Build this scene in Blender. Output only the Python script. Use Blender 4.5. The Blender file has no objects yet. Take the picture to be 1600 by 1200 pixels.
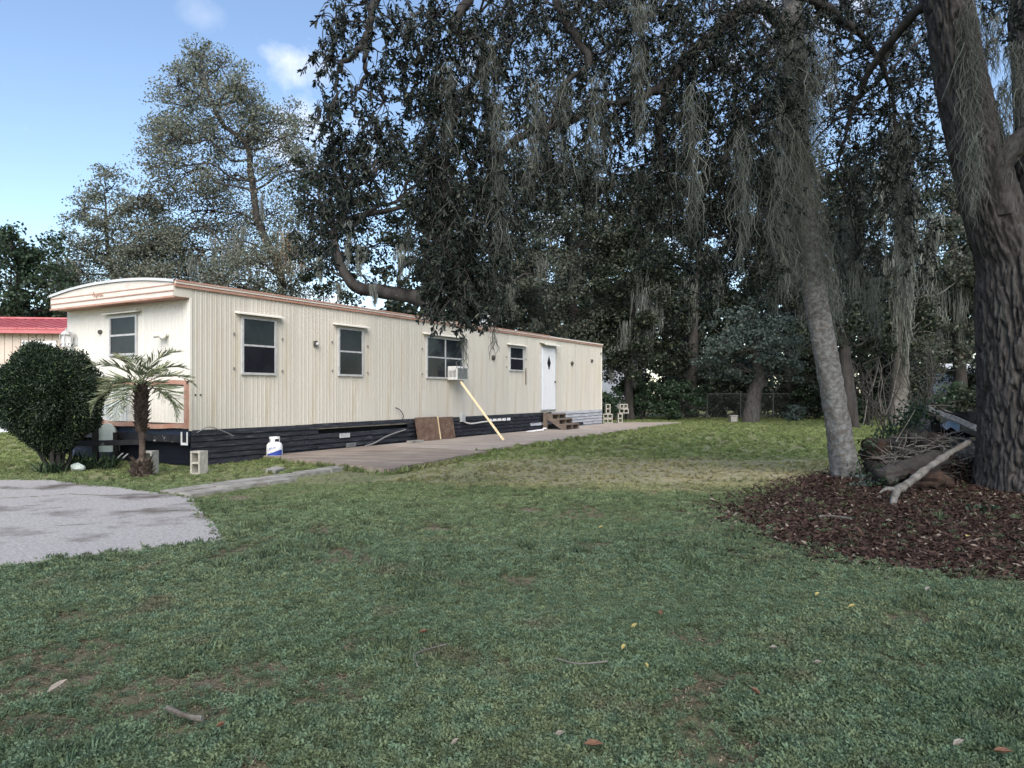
import bpy, math, random
import numpy as np
from mathutils import Vector, Matrix, noise as mnoise

# ------------------------------------------------------------------ camera, sky, sun, exposure
CAMH = 1.35
F = 1110.0           # focal length in photo pixels (1600 wide)
HZ = 614.0           # horizon row in the photo
sc = bpy.context.scene
cam_d = bpy.data.cameras.new('camera')
cam = bpy.data.objects.new('camera', cam_d)
sc.collection.objects.link(cam)
cam.location = (0, 0, CAMH)
cam.rotation_euler = (math.radians(90), 0, 0)
cam_d.sensor_width = 36.0
cam_d.lens = F / 1600 * 36
cam_d.shift_y = (HZ - 600) / 1600
cam_d.clip_end = 3000
cam_d.clip_start = 0.05
sc.camera = cam

SUN_EL, SUN_AZ = 40.0, 176.0     # degrees, azimuth clockwise from +Y (behind the camera, a little left)
world = bpy.data.worlds.new('World')
sc.world = world
world.use_nodes = True
wn = world.node_tree.nodes
wl = world.node_tree.links
wn.clear()
w_out = wn.new('ShaderNodeOutputWorld')
w_bg = wn.new('ShaderNodeBackground')
w_sky = wn.new('ShaderNodeTexSky')
w_sky.sky_type = 'NISHITA'
w_sky.sun_disc = False
w_sky.sun_elevation = math.radians(SUN_EL)
w_sky.sun_rotation = math.radians(SUN_AZ)
w_sky.air_density = 1.0
w_sky.dust_density = 0.6
w_sky.ozone_density = 1.1
w_bg.inputs['Strength'].default_value = 0.105
w_tc = wn.new('ShaderNodeTexCoord')
w_map = wn.new('ShaderNodeMapping')
w_map.inputs['Scale'].default_value = (1.0, 1.0, 2.2)
w_map.inputs['Location'].default_value = (0.35, 0.0, 0.12)
w_n = wn.new('ShaderNodeTexNoise')
w_n.inputs['Scale'].default_value = 3.2
w_n.inputs['Detail'].default_value = 9
w_n.inputs['Roughness'].default_value = 0.58
w_r = wn.new('ShaderNodeValToRGB')
w_r.color_ramp.elements[0].position = 0.60
w_r.color_ramp.elements[1].position = 0.76
w_mix = wn.new('ShaderNodeMix')
w_mix.data_type = 'RGBA'
w_mix.inputs[7].default_value = (6.6, 6.5, 6.6, 1)
# two small fair-weather clouds low over the trees, ragged by finer noise
def w_node(t, **kw):
    n_ = wn.new(t)
    for k_, v_ in kw.items(): setattr(n_, k_, v_)
    return n_


w_n2 = w_node('ShaderNodeTexNoise')
w_n2.inputs['Scale'].default_value = 14
w_n2.inputs['Detail'].default_value = 8
w_n2.inputs['Roughness'].default_value = 0.6
wl.new(w_tc.outputs['Generated'], w_n2.inputs['Vector'])
w_acc = w_r.outputs['Color']
for c_px, c_py, c_rad in ((462, 96, 0.060), (500, 205, 0.085), (445, 235, 0.07), (320, 25, 0.035)):
    c_dir = Vector(((c_px - 800) / F, 1, (HZ - c_py) / F)).normalized()
    c_sub = w_node('ShaderNodeVectorMath', operation='SUBTRACT')
    c_sub.inputs[1].default_value = c_dir
    wl.new(w_tc.outputs['Generated'], c_sub.inputs[0])
    c_scl = w_node('ShaderNodeVectorMath', operation='MULTIPLY')
    c_scl.inputs[1].default_value = (1.0, 1.0, 1.7)
    wl.new(c_sub.outputs[0], c_scl.inputs[0])
    c_len = w_node('ShaderNodeVectorMath', operation='LENGTH')
    wl.new(c_scl.outputs[0], c_len.inputs[0])
    c_mr = w_node('ShaderNodeMapRange')
    c_mr.inputs['From Min'].default_value = 0.0
    c_mr.inputs['From Max'].default_value = c_rad
    c_mr.inputs['To Min'].default_value = 0.75
    c_mr.inputs['To Max'].default_value = -0.25
    c_mr.clamp = False
    wl.new(c_len.outputs['Value'], c_mr.inputs['Value'])
    c_add = w_node('ShaderNodeMath', operation='ADD')
    wl.new(c_mr.outputs['Result'], c_add.inputs[0])
    c_ns = w_node('ShaderNodeMath', operation='MULTIPLY_ADD')
    c_ns.inputs[1].default_value = 2.6
    c_ns.inputs[2].default_value = -1.35
    wl.new(w_n2.outputs['Fac'], c_ns.inputs[0])
    wl.new(c_ns.outputs[0], c_add.inputs[1])
    c_cl = w_node('ShaderNodeMath', operation='MULTIPLY', use_clamp=True)
    c_cl.inputs[1].default_value = 0.62 if c_py > 50 else 0.16
    wl.new(c_add.outputs[0], c_cl.inputs[0])
    c_mx = w_node('ShaderNodeMath', operation='MAXIMUM')
    wl.new(w_acc, c_mx.inputs[0])
    wl.new(c_cl.outputs[0], c_mx.inputs[1])
    w_acc = c_mx.outputs[0]
wl.new(w_tc.outputs['Generated'], w_map.inputs['Vector'])
wl.new(w_map.outputs['Vector'], w_n.inputs['Vector'])
wl.new(w_n.outputs['Fac'], w_r.inputs['Fac'])
wl.new(w_acc, w_mix.inputs[0])
wl.new(w_sky.outputs['Color'], w_mix.inputs[6])
wl.new(w_mix.outputs[2], w_bg.inputs['Color'])
wl.new(w_bg.outputs['Background'], w_out.inputs['Surface'])

sun_d = bpy.data.lights.new('sun', 'SUN')
sun_d.energy = 2.5
sun_d.angle = math.radians(55)
sun_d.color = (1.0, 0.93, 0.83)
sun = bpy.data.objects.new('sun', sun_d)
sc.collection.objects.link(sun)
_az, _el = math.radians(SUN_AZ), math.radians(SUN_EL)
to_sun = Vector((math.sin(_az) * math.cos(_el), math.cos(_az) * math.cos(_el), math.sin(_el)))
sun.rotation_euler = (-to_sun).to_track_quat('-Z', 'Y').to_euler()

sc.view_settings.view_transform = 'Standard'
sc.view_settings.look = 'None'
sc.view_settings.gamma = 1.0
sc.view_settings.exposure = 1.2
sc.render.engine = 'CYCLES'
sc.cycles.max_bounces = 5
sc.cycles.diffuse_bounces = 3
sc.cycles.transparent_max_bounces = 8
sc.cycles.use_denoising = True
try:
    sc.cycles.denoising_prefilter = 'FAST'
except Exception:
    pass

# ------------------------------------------------------------------ helpers
col = sc.collection
rng = np.random.default_rng(7)
random.seed(7)


def P(px, py, Y):
    return Vector(((px - 800) / F * Y, Y, CAMH - (py - HZ) / F * Y))


def G(px, py, z=0.0):
    Y = F * (CAMH - z) / (py - HZ)
    return Vector(((px - 800) / F * Y, Y, z))


def tag(o, label=None, cat=None, group=None, kind=None):
    if label: o['label'] = label
    if cat: o['category'] = cat
    if group: o['group'] = group
    if kind: o['kind'] = kind
    return o


def empty(name, loc=(0, 0, 0), rz=0.0, label=None, cat=None, group=None):
    o = bpy.data.objects.new(name, None)
    o.empty_display_size = 0.2
    col.objects.link(o)
    o.location = loc
    o.rotation_euler = (0, 0, rz)
    return tag(o, label, cat, group)


def link_mesh(name, me, mat, parent=None):
    o = bpy.data.objects.new(name, me)
    if mat is not None and len(me.materials) == 0:
        me.materials.append(mat)
    col.objects.link(o)
    if parent is not None:
        o.parent = parent
    return o


def np_mesh(name, verts, quads, rnd=None, smooth=False):
    """verts (N,3), quads (M,4) or (M,3)"""
    verts = np.asarray(verts, dtype=np.float32)
    quads = np.asarray(quads, dtype=np.int32)
    me = bpy.data.meshes.new(name)
    n, m, k = len(verts), len(quads), quads.shape[1]
    me.vertices.add(n)
    me.vertices.foreach_set('co', verts.ravel())
    me.loops.add(m * k)
    me.loops.foreach_set('vertex_index', quads.ravel())
    me.polygons.add(m)
    me.polygons.foreach_set('loop_start', np.arange(0, m * k, k, dtype=np.int32))
    if smooth:
        me.polygons.foreach_set('use_smooth', np.ones(m, dtype=bool))
    if rnd is not None:
        a = me.attributes.new('rnd', 'FLOAT', 'FACE')
        a.data.foreach_set('value', np.asarray(rnd, dtype=np.float32))
    me.update(calc_edges=True)
    me.validate()
    return me


class MB:
    """collects boxes, tubes and faces for ONE mesh"""
    def __init__(self):
        self.v, self.f = [], []

    def quad(self, a, b, c, d):
        n = len(self.v)
        self.v += [tuple(a), tuple(b), tuple(c), tuple(d)]
        self.f.append((n, n + 1, n + 2, n + 3))
        return self

    def box(self, x0, x1, y0, y1, z0, z1, M=None):
        n = len(self.v)
        pts = [(x, y, z) for z in (z0, z1) for y in (y0, y1) for x in (x0, x1)]
        if M is not None:
            pts = [tuple(M @ Vector(p)) for p in pts]
        self.v += pts
        for q in ((0, 2, 3, 1), (4, 5, 7, 6), (0, 1, 5, 4), (2, 6, 7, 3), (0, 4, 6, 2), (1, 3, 7, 5)):
            self.f.append(tuple(n + i for i in q))
        return self

    def tube(self, pts, rad, sides=8, caps=True, jit=0.0):
        pts = [Vector(p) for p in pts]
        if not hasattr(rad, '__len__'):
            rad = [rad] * len(pts)
        n0 = len(self.v)
        up = None
        for i, p in enumerate(pts):
            t = (pts[min(i + 1, len(pts) - 1)] - pts[max(i - 1, 0)])
            if t.length < 1e-9: t = Vector((0, 0, 1))
            t.normalize()
            if up is None:
                up = t.orthogonal().normalized()
            else:
                up = (up - t * up.dot(t))
                up = up.normalized() if up.length > 1e-6 else t.orthogonal().normalized()
            b = t.cross(up)
            for k in range(sides):
                a = 2 * math.pi * k / sides
                r = rad[i] * (1 + jit * (random.random() - .5))
                self.v.append(tuple(p + up * (math.cos(a) * r) + b * (math.sin(a) * r)))
        for i in range(len(pts) - 1):
            for k in range(sides):
                a = n0 + i * sides + k
                b_ = n0 + i * sides + (k + 1) % sides
                self.f.append((a, b_, b_ + sides, a + sides))
        if caps:
            self.f.append(tuple(n0 + k for k in reversed(range(sides))))
            e = n0 + (len(pts) - 1) * sides
            self.f.append(tuple(e + k for k in range(sides)))
        return self

    def lathe(self, prof, sides=24, origin=(0, 0, 0)):
        n0 = len(self.v)
        ox, oy, oz = origin
        for r, z in prof:
            for k in range(sides):
                a = 2 * math.pi * k / sides
                self.v.append((ox + r * math.cos(a), oy + r * math.sin(a), oz + z))
        for i in range(len(prof) - 1):
            for k in range(sides):
                a = n0 + i * sides + k
                b = n0 + i * sides + (k + 1) % sides
                self.f.append((a, b, b + sides, a + sides))
        self.f.append(tuple(n0 + k for k in reversed(range(sides))))
        e = n0 + (len(prof) - 1) * sides
        self.f.append(tuple(e + k for k in range(sides)))
        return self

    def mesh(self, name, smooth=False):
        me = bpy.data.meshes.new(name)
        me.from_pydata(self.v, [], self.f)
        if smooth:
            me.polygons.foreach_set('use_smooth', [True] * len(me.polygons))
        me.update()
        return me

    def build(self, name, mat, parent=None, smooth=False, bevel=0.0):
        o = link_mesh(name, self.mesh(name, smooth), mat, parent)
        if bevel:
            m = o.modifiers.new('bevel', 'BEVEL')
            m.width = bevel
            m.segments = 2
            m.limit_method = 'ANGLE'
        return o


def copy_tree(o, parent=None):
    c = o.copy()
    col.objects.link(c)
    c.parent = parent
    for ch in list(o.children):
        copy_tree(ch, c)
    return c


# ------------------------------------------------------------------ materials
def mat(name, c1, c2=None, scale=4.0, rough=0.8, bump=0.0, bscale=None, stretch=(1, 1, 1), contrast=(0.35, 0.65),
        c3=None, scale3=1.0, pos3=(0.5, 0.65), spec=0.3, metal=0.0, coords='Object', detail=6):
    m = bpy.data.materials.new(name)
    m.use_nodes = True
    nt = m.node_tree
    N, L = nt.nodes, nt.links
    b = N['Principled BSDF']
    b.inputs['Roughness'].default_value = rough
    b.inputs['Specular IOR Level'].default_value = spec
    b.inputs['Metallic'].default_value = metal
    if c2 is None and not bump:
        b.inputs['Base Color'].default_value = (*c1, 1)
        return m
    if coords == 'World':
        tc = N.new('ShaderNodeNewGeometry').outputs['Position']
    else:
        tc = N.new('ShaderNodeTexCoord').outputs[coords]
    mp = N.new('ShaderNodeMapping')
    mp.inputs['Scale'].default_value = stretch
    L.new(tc, mp.inputs['Vector'])
    n = N.new('ShaderNodeTexNoise')
    n.inputs['Scale'].default_value = scale
    n.inputs['Detail'].default_value = detail
    n.inputs['Roughness'].default_value = 0.62
    L.new(mp.outputs['Vector'], n.inputs['Vector'])
    last = None
    if c2 is not None:
        r = N.new('ShaderNodeValToRGB')
        r.color_ramp.elements[0].position, r.color_ramp.elements[1].position = contrast
        r.color_ramp.elements[0].color = (*c1, 1)
        r.color_ramp.elements[1].color = (*c2, 1)
        L.new(n.outputs['Fac'], r.inputs['Fac'])
        last = r.outputs['Color']
    else:
        b.inputs['Base Color'].default_value = (*c1, 1)
    if c3 is not None:
        n3 = N.new('ShaderNodeTexNoise')
        n3.inputs['Scale'].default_value = scale3
        n3.inputs['Detail'].default_value = 7
        n3.inputs['Roughness'].default_value = 0.65
        L.new(mp.outputs['Vector'], n3.inputs['Vector'])
        r3 = N.new('ShaderNodeValToRGB')
        r3.color_ramp.elements[0].position, r3.color_ramp.elements[1].position = pos3
        L.new(n3.outputs['Fac'], r3.inputs['Fac'])
        mx = N.new('ShaderNodeMix')
        mx.data_type = 'RGBA'
        L.new(r3.outputs['Color'], mx.inputs[0])
        L.new(last, mx.inputs[6])
        mx.inputs[7].default_value = (*c3, 1)
        last = mx.outputs[2]
    if last is not None:
        L.new(last, b.inputs['Base Color'])
    if bump:
        n2 = N.new('ShaderNodeTexNoise')
        n2.inputs['Scale'].default_value = bscale or scale * 4
        n2.inputs['Detail'].default_value = 8
        L.new(mp.outputs['Vector'], n2.inputs['Vector'])
        bp = N.new('ShaderNodeBump')
        bp.inputs['Strength'].default_value = min(1.0, bump)
        bp.inputs['Distance'].default_value = 0.02
        L.new(n2.outputs['Fac'], bp.inputs['Height'])
        L.new(bp.outputs['Normal'], b.inputs['Normal'])
    return m


def leaf_mat(name, ca, cb, cc=None, rough=0.5, spec=0.35, trans=0.25):
    """per-leaf colour from the face attribute rnd; a little translucency"""
    m = bpy.data.materials.new(name)
    m.use_nodes = True
    N, L = m.node_tree.nodes, m.node_tree.links
    b = N['Principled BSDF']
    b.inputs['Roughness'].default_value = rough
    b.inputs['Specular IOR Level'].default_value = spec
    at = N.new('ShaderNodeAttribute')
    at.attribute_name = 'rnd'
    r = N.new('ShaderNodeValToRGB')
    r.color_ramp.elements[0].color = (*ca, 1)
    r.color_ramp.elements[1].color = (*cb, 1)
    r.color_ramp.elements[1].position = 0.9
    if cc is not None:
        e = r.color_ramp.elements.new(0.965)
        e.color = (*cc, 1)
    L.new(at.outputs['Fac'], r.inputs['Fac'])
    L.new(r.outputs['Color'], b.inputs['Base Color'])
    if trans > 0:
        t = N.new('ShaderNodeBsdfTranslucent')
        L.new(r.outputs['Color'], t.inputs['Color'])
        mx = N.new('ShaderNodeMixShader')
        mx.inputs[0].default_value = trans
        L.new(b.outputs[0], mx.inputs[1])
        L.new(t.outputs[0], mx.inputs[2])
        L.new(mx.outputs[0], N['Material Output'].inputs['Surface'])
    return m


M = {}
M['siding'] = mat('siding_cream', (0.525, 0.49, 0.425), (0.57, 0.54, 0.475), scale=1.6, rough=0.55, stretch=(3, 3, 0.25),
                  c3=(0.455, 0.39, 0.29), scale3=1.1, pos3=(0.54, 0.80), spec=0.35)
def vary(m, lo, hi):
    """each sheet carries its own slight tint"""
    N, L = m.node_tree.nodes, m.node_tree.links
    b = N['Principled BSDF']
    src = b.inputs['Base Color'].links[0].from_socket
    oi = N.new('ShaderNodeObjectInfo')
    mr = N.new('ShaderNodeMapRange')
    mr.inputs['To Min'].default_value, mr.inputs['To Max'].default_value = lo, hi
    L.new(oi.outputs['Random'], mr.inputs['Value'])
    hs = N.new('ShaderNodeHueSaturation')
    L.new(mr.outputs['Result'], hs.inputs['Value'])
    L.new(src, hs.inputs['Color'])
    L.new(hs.outputs['Color'], b.inputs['Base Color'])


vary(M['siding'], 0.93, 1.05)
M['siding_white'] = mat('siding_white', (0.65, 0.625, 0.565), (0.70, 0.675, 0.62), scale=1.6, rough=0.5, stretch=(3, 3, 0.25),
                        c3=(0.55, 0.53, 0.47), scale3=1.3, pos3=(0.58, 0.8), spec=0.35)
M['panel_grey'] = mat('panel_streaked', (0.42, 0.46, 0.46), (0.70, 0.72, 0.71), scale=2.2, rough=0.5, stretch=(6, 6, 0.12), contrast=(0.36, 0.56))
M['pink'] = mat('trim_salmon', (0.39, 0.205, 0.15), (0.46, 0.29, 0.23), scale=5, rough=0.65, c3=(0.55, 0.42, 0.36), scale3=3, pos3=(0.55, 0.75))
M['fascia'] = mat('fascia_board', (0.60, 0.54, 0.48), (0.68, 0.64, 0.59), scale=3, rough=0.6, stretch=(1, 1, 6), c3=(0.52, 0.30, 0.22), scale3=2.2, pos3=(0.6, 0.8))
M['roof'] = mat('roof_metal', (0.50, 0.51, 0.52), (0.62, 0.63, 0.63), scale=2, rough=0.45, metal=0.0)
M['alum'] = mat('aluminium', (0.36, 0.37, 0.38), (0.50, 0.50, 0.50), scale=9, rough=0.5, spec=0.4)
M['white'] = mat('white_paint', (0.72, 0.73, 0.75), (0.78, 0.78, 0.79), scale=3, rough=0.5)
M['glass'] = mat('window_glass', (0.010, 0.014, 0.018), (0.028, 0.034, 0.040), scale=1.2, rough=0.05, spec=0.2, coords='World')
M['screen'] = mat('window_screen', (0.009, 0.009, 0.014), (0.016, 0.016, 0.022), scale=2, rough=0.5, spec=0.1, coords='World')
M['blind'] = mat('curtain', (0.10, 0.11, 0.12), (0.16, 0.17, 0.18), scale=3, rough=0.8)
M['skirt'] = mat('skirt_black', (0.009, 0.010, 0.014), (0.034, 0.036, 0.044), scale=4, rough=0.65, stretch=(0.8, 0.8, 7), c3=(0.13, 0.135, 0.14), scale3=4, pos3=(0.58, 0.82), coords='World', bump=0.3)
M['skirt_blue'] = mat('skirt_navy', (0.018, 0.028, 0.055), (0.035, 0.048, 0.085), scale=3, rough=0.7, stretch=(0.6, 0.6, 5), c3=(0.16, 0.17, 0.18), scale3=5, pos3=(0.68, 0.86), coords='World')
M['skirt_white'] = mat('skirt_white', (0.27, 0.28, 0.31), (0.44, 0.45, 0.48), scale=4, rough=0.7, stretch=(0.6, 0.6, 5), c3=(0.04, 0.045, 0.06), scale3=4, pos3=(0.63, 0.75), coords='World')
M['dark'] = mat('underside_dark', (0.008, 0.008, 0.009))
M['steel'] = mat('hitch_steel', (0.010, 0.011, 0.014), (0.028, 0.028, 0.034), scale=5, rough=0.6, c3=(0.30, 0.28, 0.28), scale3=3.2, pos3=(0.62, 0.68))
M['brass'] = mat('lamp_bronze', (0.05, 0.045, 0.04), (0.10, 0.09, 0.08), scale=8, rough=0.5)
M['rust'] = mat('rusty_sheet', (0.095, 0.055, 0.040), (0.18, 0.12, 0.088), scale=5, rough=0.85, c3=(0.28, 0.20, 0.15), scale3=9, pos3=(0.58, 0.72), bump=0.3)
M['pole'] = mat('raw_lumber', (0.62, 0.48, 0.28), (0.72, 0.60, 0.40), scale=6, rough=0.7, stretch=(4, 4, 0.6))
M['oldwood'] = mat('weathered_wood', (0.11, 0.082, 0.066), (0.21, 0.168, 0.14), scale=5, rough=0.9, stretch=(1, 5, 5), bump=0.3)
M['greywood'] = mat('grey_wood', (0.20, 0.19, 0.175), (0.36, 0.34, 0.31), scale=9, rough=0.9, stretch=(3, 3, 1), bump=0.4)
M['block'] = mat('cinder_block', (0.30, 0.285, 0.25), (0.46, 0.44, 0.39), scale=14, rough=0.95, c3=(0.22, 0.19, 0.15), scale3=5, pos3=(0.56, 0.75), bump=0.5, bscale=60)
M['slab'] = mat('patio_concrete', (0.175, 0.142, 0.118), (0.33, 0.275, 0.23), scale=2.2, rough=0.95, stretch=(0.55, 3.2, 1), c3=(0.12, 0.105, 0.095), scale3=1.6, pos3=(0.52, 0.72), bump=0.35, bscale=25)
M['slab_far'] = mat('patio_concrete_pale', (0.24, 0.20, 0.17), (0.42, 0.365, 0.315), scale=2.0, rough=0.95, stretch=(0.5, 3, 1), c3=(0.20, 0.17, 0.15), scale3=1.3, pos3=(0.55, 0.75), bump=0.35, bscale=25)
M['drive'] = mat('driveway_concrete', (0.18, 0.172, 0.165), (0.42, 0.40, 0.395), scale=38.0, rough=0.95, stretch=(0.85, 1.0, 1), contrast=(0.25,0.66), c3=(0.115, 0.10, 0.09), scale3=0.8, pos3=(0.52, 0.64), bump=0.5, bscale=90, detail=15, coords='World')
M['paver'] = mat('walk_concrete', (0.18, 0.172, 0.155), (0.33, 0.315, 0.29), scale=5, rough=0.95, c3=(0.20, 0.18, 0.15), scale3=3, pos3=(0.55, 0.75), bump=0.4, bscale=40)
M['tankwhite'] = mat('tank_enamel', (0.68, 0.69, 0.70), (0.76, 0.76, 0.76), scale=6, rough=0.35, spec=0.5)
M['tankblue'] = mat('tank_blue', (0.03, 0.06, 0.30), rough=0.4, spec=0.4)
M['pvc'] = mat('pvc', (0.62, 0.60, 0.56), (0.72, 0.70, 0.66), scale=10, rough=0.5)
M['palegreen'] = mat('pale_green_metal', (0.34, 0.42, 0.40), (0.46, 0.52, 0.50), scale=5, rough=0.5, c3=(0.25, 0.27, 0.25), scale3=4, pos3=(0.55, 0.7))
M['acgrey'] = mat('ac_grille', (0.10, 0.105, 0.11), (0.17, 0.175, 0.18), scale=20, rough=0.7)
M['acwhite'] = mat('ac_case', (0.55, 0.55, 0.53), (0.70, 0.70, 0.68), scale=5, rough=0.6, stretch=(3, 3, 0.5), c3=(0.30, 0.27, 0.23), scale3=3, pos3=(0.58, 0.75))
M['redroof'] = mat('red_roof', (0.42, 0.10, 0.115), (0.48, 0.16, 0.17), scale=2, rough=0.45, spec=0.45)
M['beige'] = mat('beige_siding', (0.48, 0.40, 0.34), (0.55, 0.47, 0.40), scale=2, rough=0.7)
M['greywhite'] = mat('far_white', (0.42, 0.45, 0.50), (0.52, 0.55, 0.60), scale=1, rough=0.8)
M['cable'] = mat('black_cable', (0.03, 0.03, 0.035))
M['greycable'] = mat('grey_cable', (0.20, 0.20, 0.20))
M['fencewire'] = mat('galvanised', (0.06, 0.062, 0.062), (0.095, 0.098, 0.098), scale=8, rough=0.6)
M['tarp'] = mat('blue_plastic', (0.10, 0.15, 0.21), (0.16, 0.21, 0.27), scale=5, rough=0.5)
M['rock'] = mat('old_concrete', (0.075, 0.075, 0.07), (0.15, 0.15, 0.145), scale=5, rough=0.95, c3=(0.24, 0.24, 0.25), scale3=2.5, pos3=(0.58, 0.7), bump=0.6, bscale=14)
M['rotwood'] = mat('rotten_wood', (0.022, 0.015, 0.012), (0.055, 0.034, 0.026), scale=8, rough=1.0, bump=0.8, bscale=18)
M['bark'] = mat('oak_bark', (0.030, 0.027, 0.026), (0.084, 0.077, 0.074), scale=16, rough=0.95, stretch=(1, 1, 0.35), c3=(0.085, 0.09, 0.08), scale3=3, pos3=(0.52, 0.7), bump=0.6, bscale=30)
M['palebark'] = mat('lichen_bark', (0.082, 0.078, 0.074), (0.19, 0.195, 0.195), scale=13, rough=0.95, stretch=(1, 1, 1.5), contrast=(0.38, 0.62), c3=(0.11, 0.095, 0.08), scale3=7, pos3=(0.53, 0.66), bump=0.9, bscale=40, detail=12)
M['farbark'] = mat('far_bark', (0.020, 0.018, 0.017), (0.055, 0.050, 0.047), scale=4, rough=0.95, stretch=(1, 1, 0.3))
M['greybark'] = mat('grey_bark', (0.085, 0.078, 0.072), (0.17, 0.16, 0.15), scale=5, rough=0.95, stretch=(1, 1, 0.3), bump=0.4)
M['deadbranch'] = mat('dead_branch', (0.095, 0.088, 0.080), (0.20, 0.19, 0.175), scale=9, rough=0.95, stretch=(1, 1, 1), c3=(0.09, 0.075, 0.06), scale3=5, pos3=(0.55, 0.7), bump=0.5, bscale=40)
M['twig'] = mat('twig_bark', (0.020, 0.019, 0.018), (0.055, 0.052, 0.050), scale=9, rough=0.95)
M['moss'] = leaf_mat('spanish_moss', (0.080, 0.088, 0.078), (0.180, 0.194, 0.172), rough=0.95, spec=0.05, trans=0.2)
M['mossbrown'] = leaf_mat('spanish_moss_tan', (0.16, 0.135, 0.095), (0.27, 0.23, 0.165), (0.30, 0.12, 0.07), rough=0.95, spec=0.05, trans=0.2)
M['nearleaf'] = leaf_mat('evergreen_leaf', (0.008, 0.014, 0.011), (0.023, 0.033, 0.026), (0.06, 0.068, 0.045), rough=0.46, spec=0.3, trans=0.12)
M['oakleaf'] = leaf_mat('oak_leaf', (0.092, 0.112, 0.083), (0.18, 0.20, 0.155), (0.23, 0.19, 0.14), rough=0.55, trans=0.28)
M['oakleaf_grey'] = leaf_mat('oak_leaf_grey', (0.038, 0.049, 0.036), (0.082, 0.096, 0.073), (0.12, 0.108, 0.08), rough=0.55, trans=0.25)
M['darkleaf'] = leaf_mat('dark_leaf', (0.011, 0.018, 0.011), (0.028, 0.039, 0.023), (0.065, 0.078, 0.038), rough=0.5, trans=0.22)
M['vineleaf'] = leaf_mat('vine_leaf', (0.018, 0.036, 0.020), (0.040, 0.070, 0.036), rough=0.5, trans=0.22)
M['blueleaf'] = leaf_mat('cedar_leaf', (0.045, 0.066, 0.058), (0.088, 0.118, 0.105), rough=0.6, trans=0.2)
M['bushleaf'] = leaf_mat('yew_leaf', (0.012, 0.022, 0.014), (0.034, 0.056, 0.030), (0.09, 0.135, 0.045), rough=0.45, trans=0.15)
M['frond'] = leaf_mat('palm_frond', (0.17, 0.21, 0.12), (0.31, 0.34, 0.21), (0.40, 0.37, 0.21), rough=0.45, trans=0.25)
M['palmtrunk'] = mat('palm_fibre', (0.030, 0.022, 0.018), (0.105, 0.080, 0.066), scale=12, rough=1.0, bump=0.5)
M['litter'] = leaf_mat('dead_leaves', (0.030, 0.017, 0.014), (0.095, 0.060, 0.048), (0.26, 0.215, 0.175), rough=0.8, spec=0.15, trans=0.1)
M['yellowleaf'] = mat('yellow_leaf', (0.36, 0.30, 0.10), (0.46, 0.39, 0.18), scale=30, rough=0.6)
M['brownleaf'] = mat('brown_leaf', (0.11, 0.055, 0.034), (0.19, 0.10, 0.062), scale=30, rough=0.7)
M['paleleaf'] = mat('pale_leaf', (0.21, 0.185, 0.16), (0.32, 0.285, 0.25), scale=30, rough=0.7)


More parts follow.
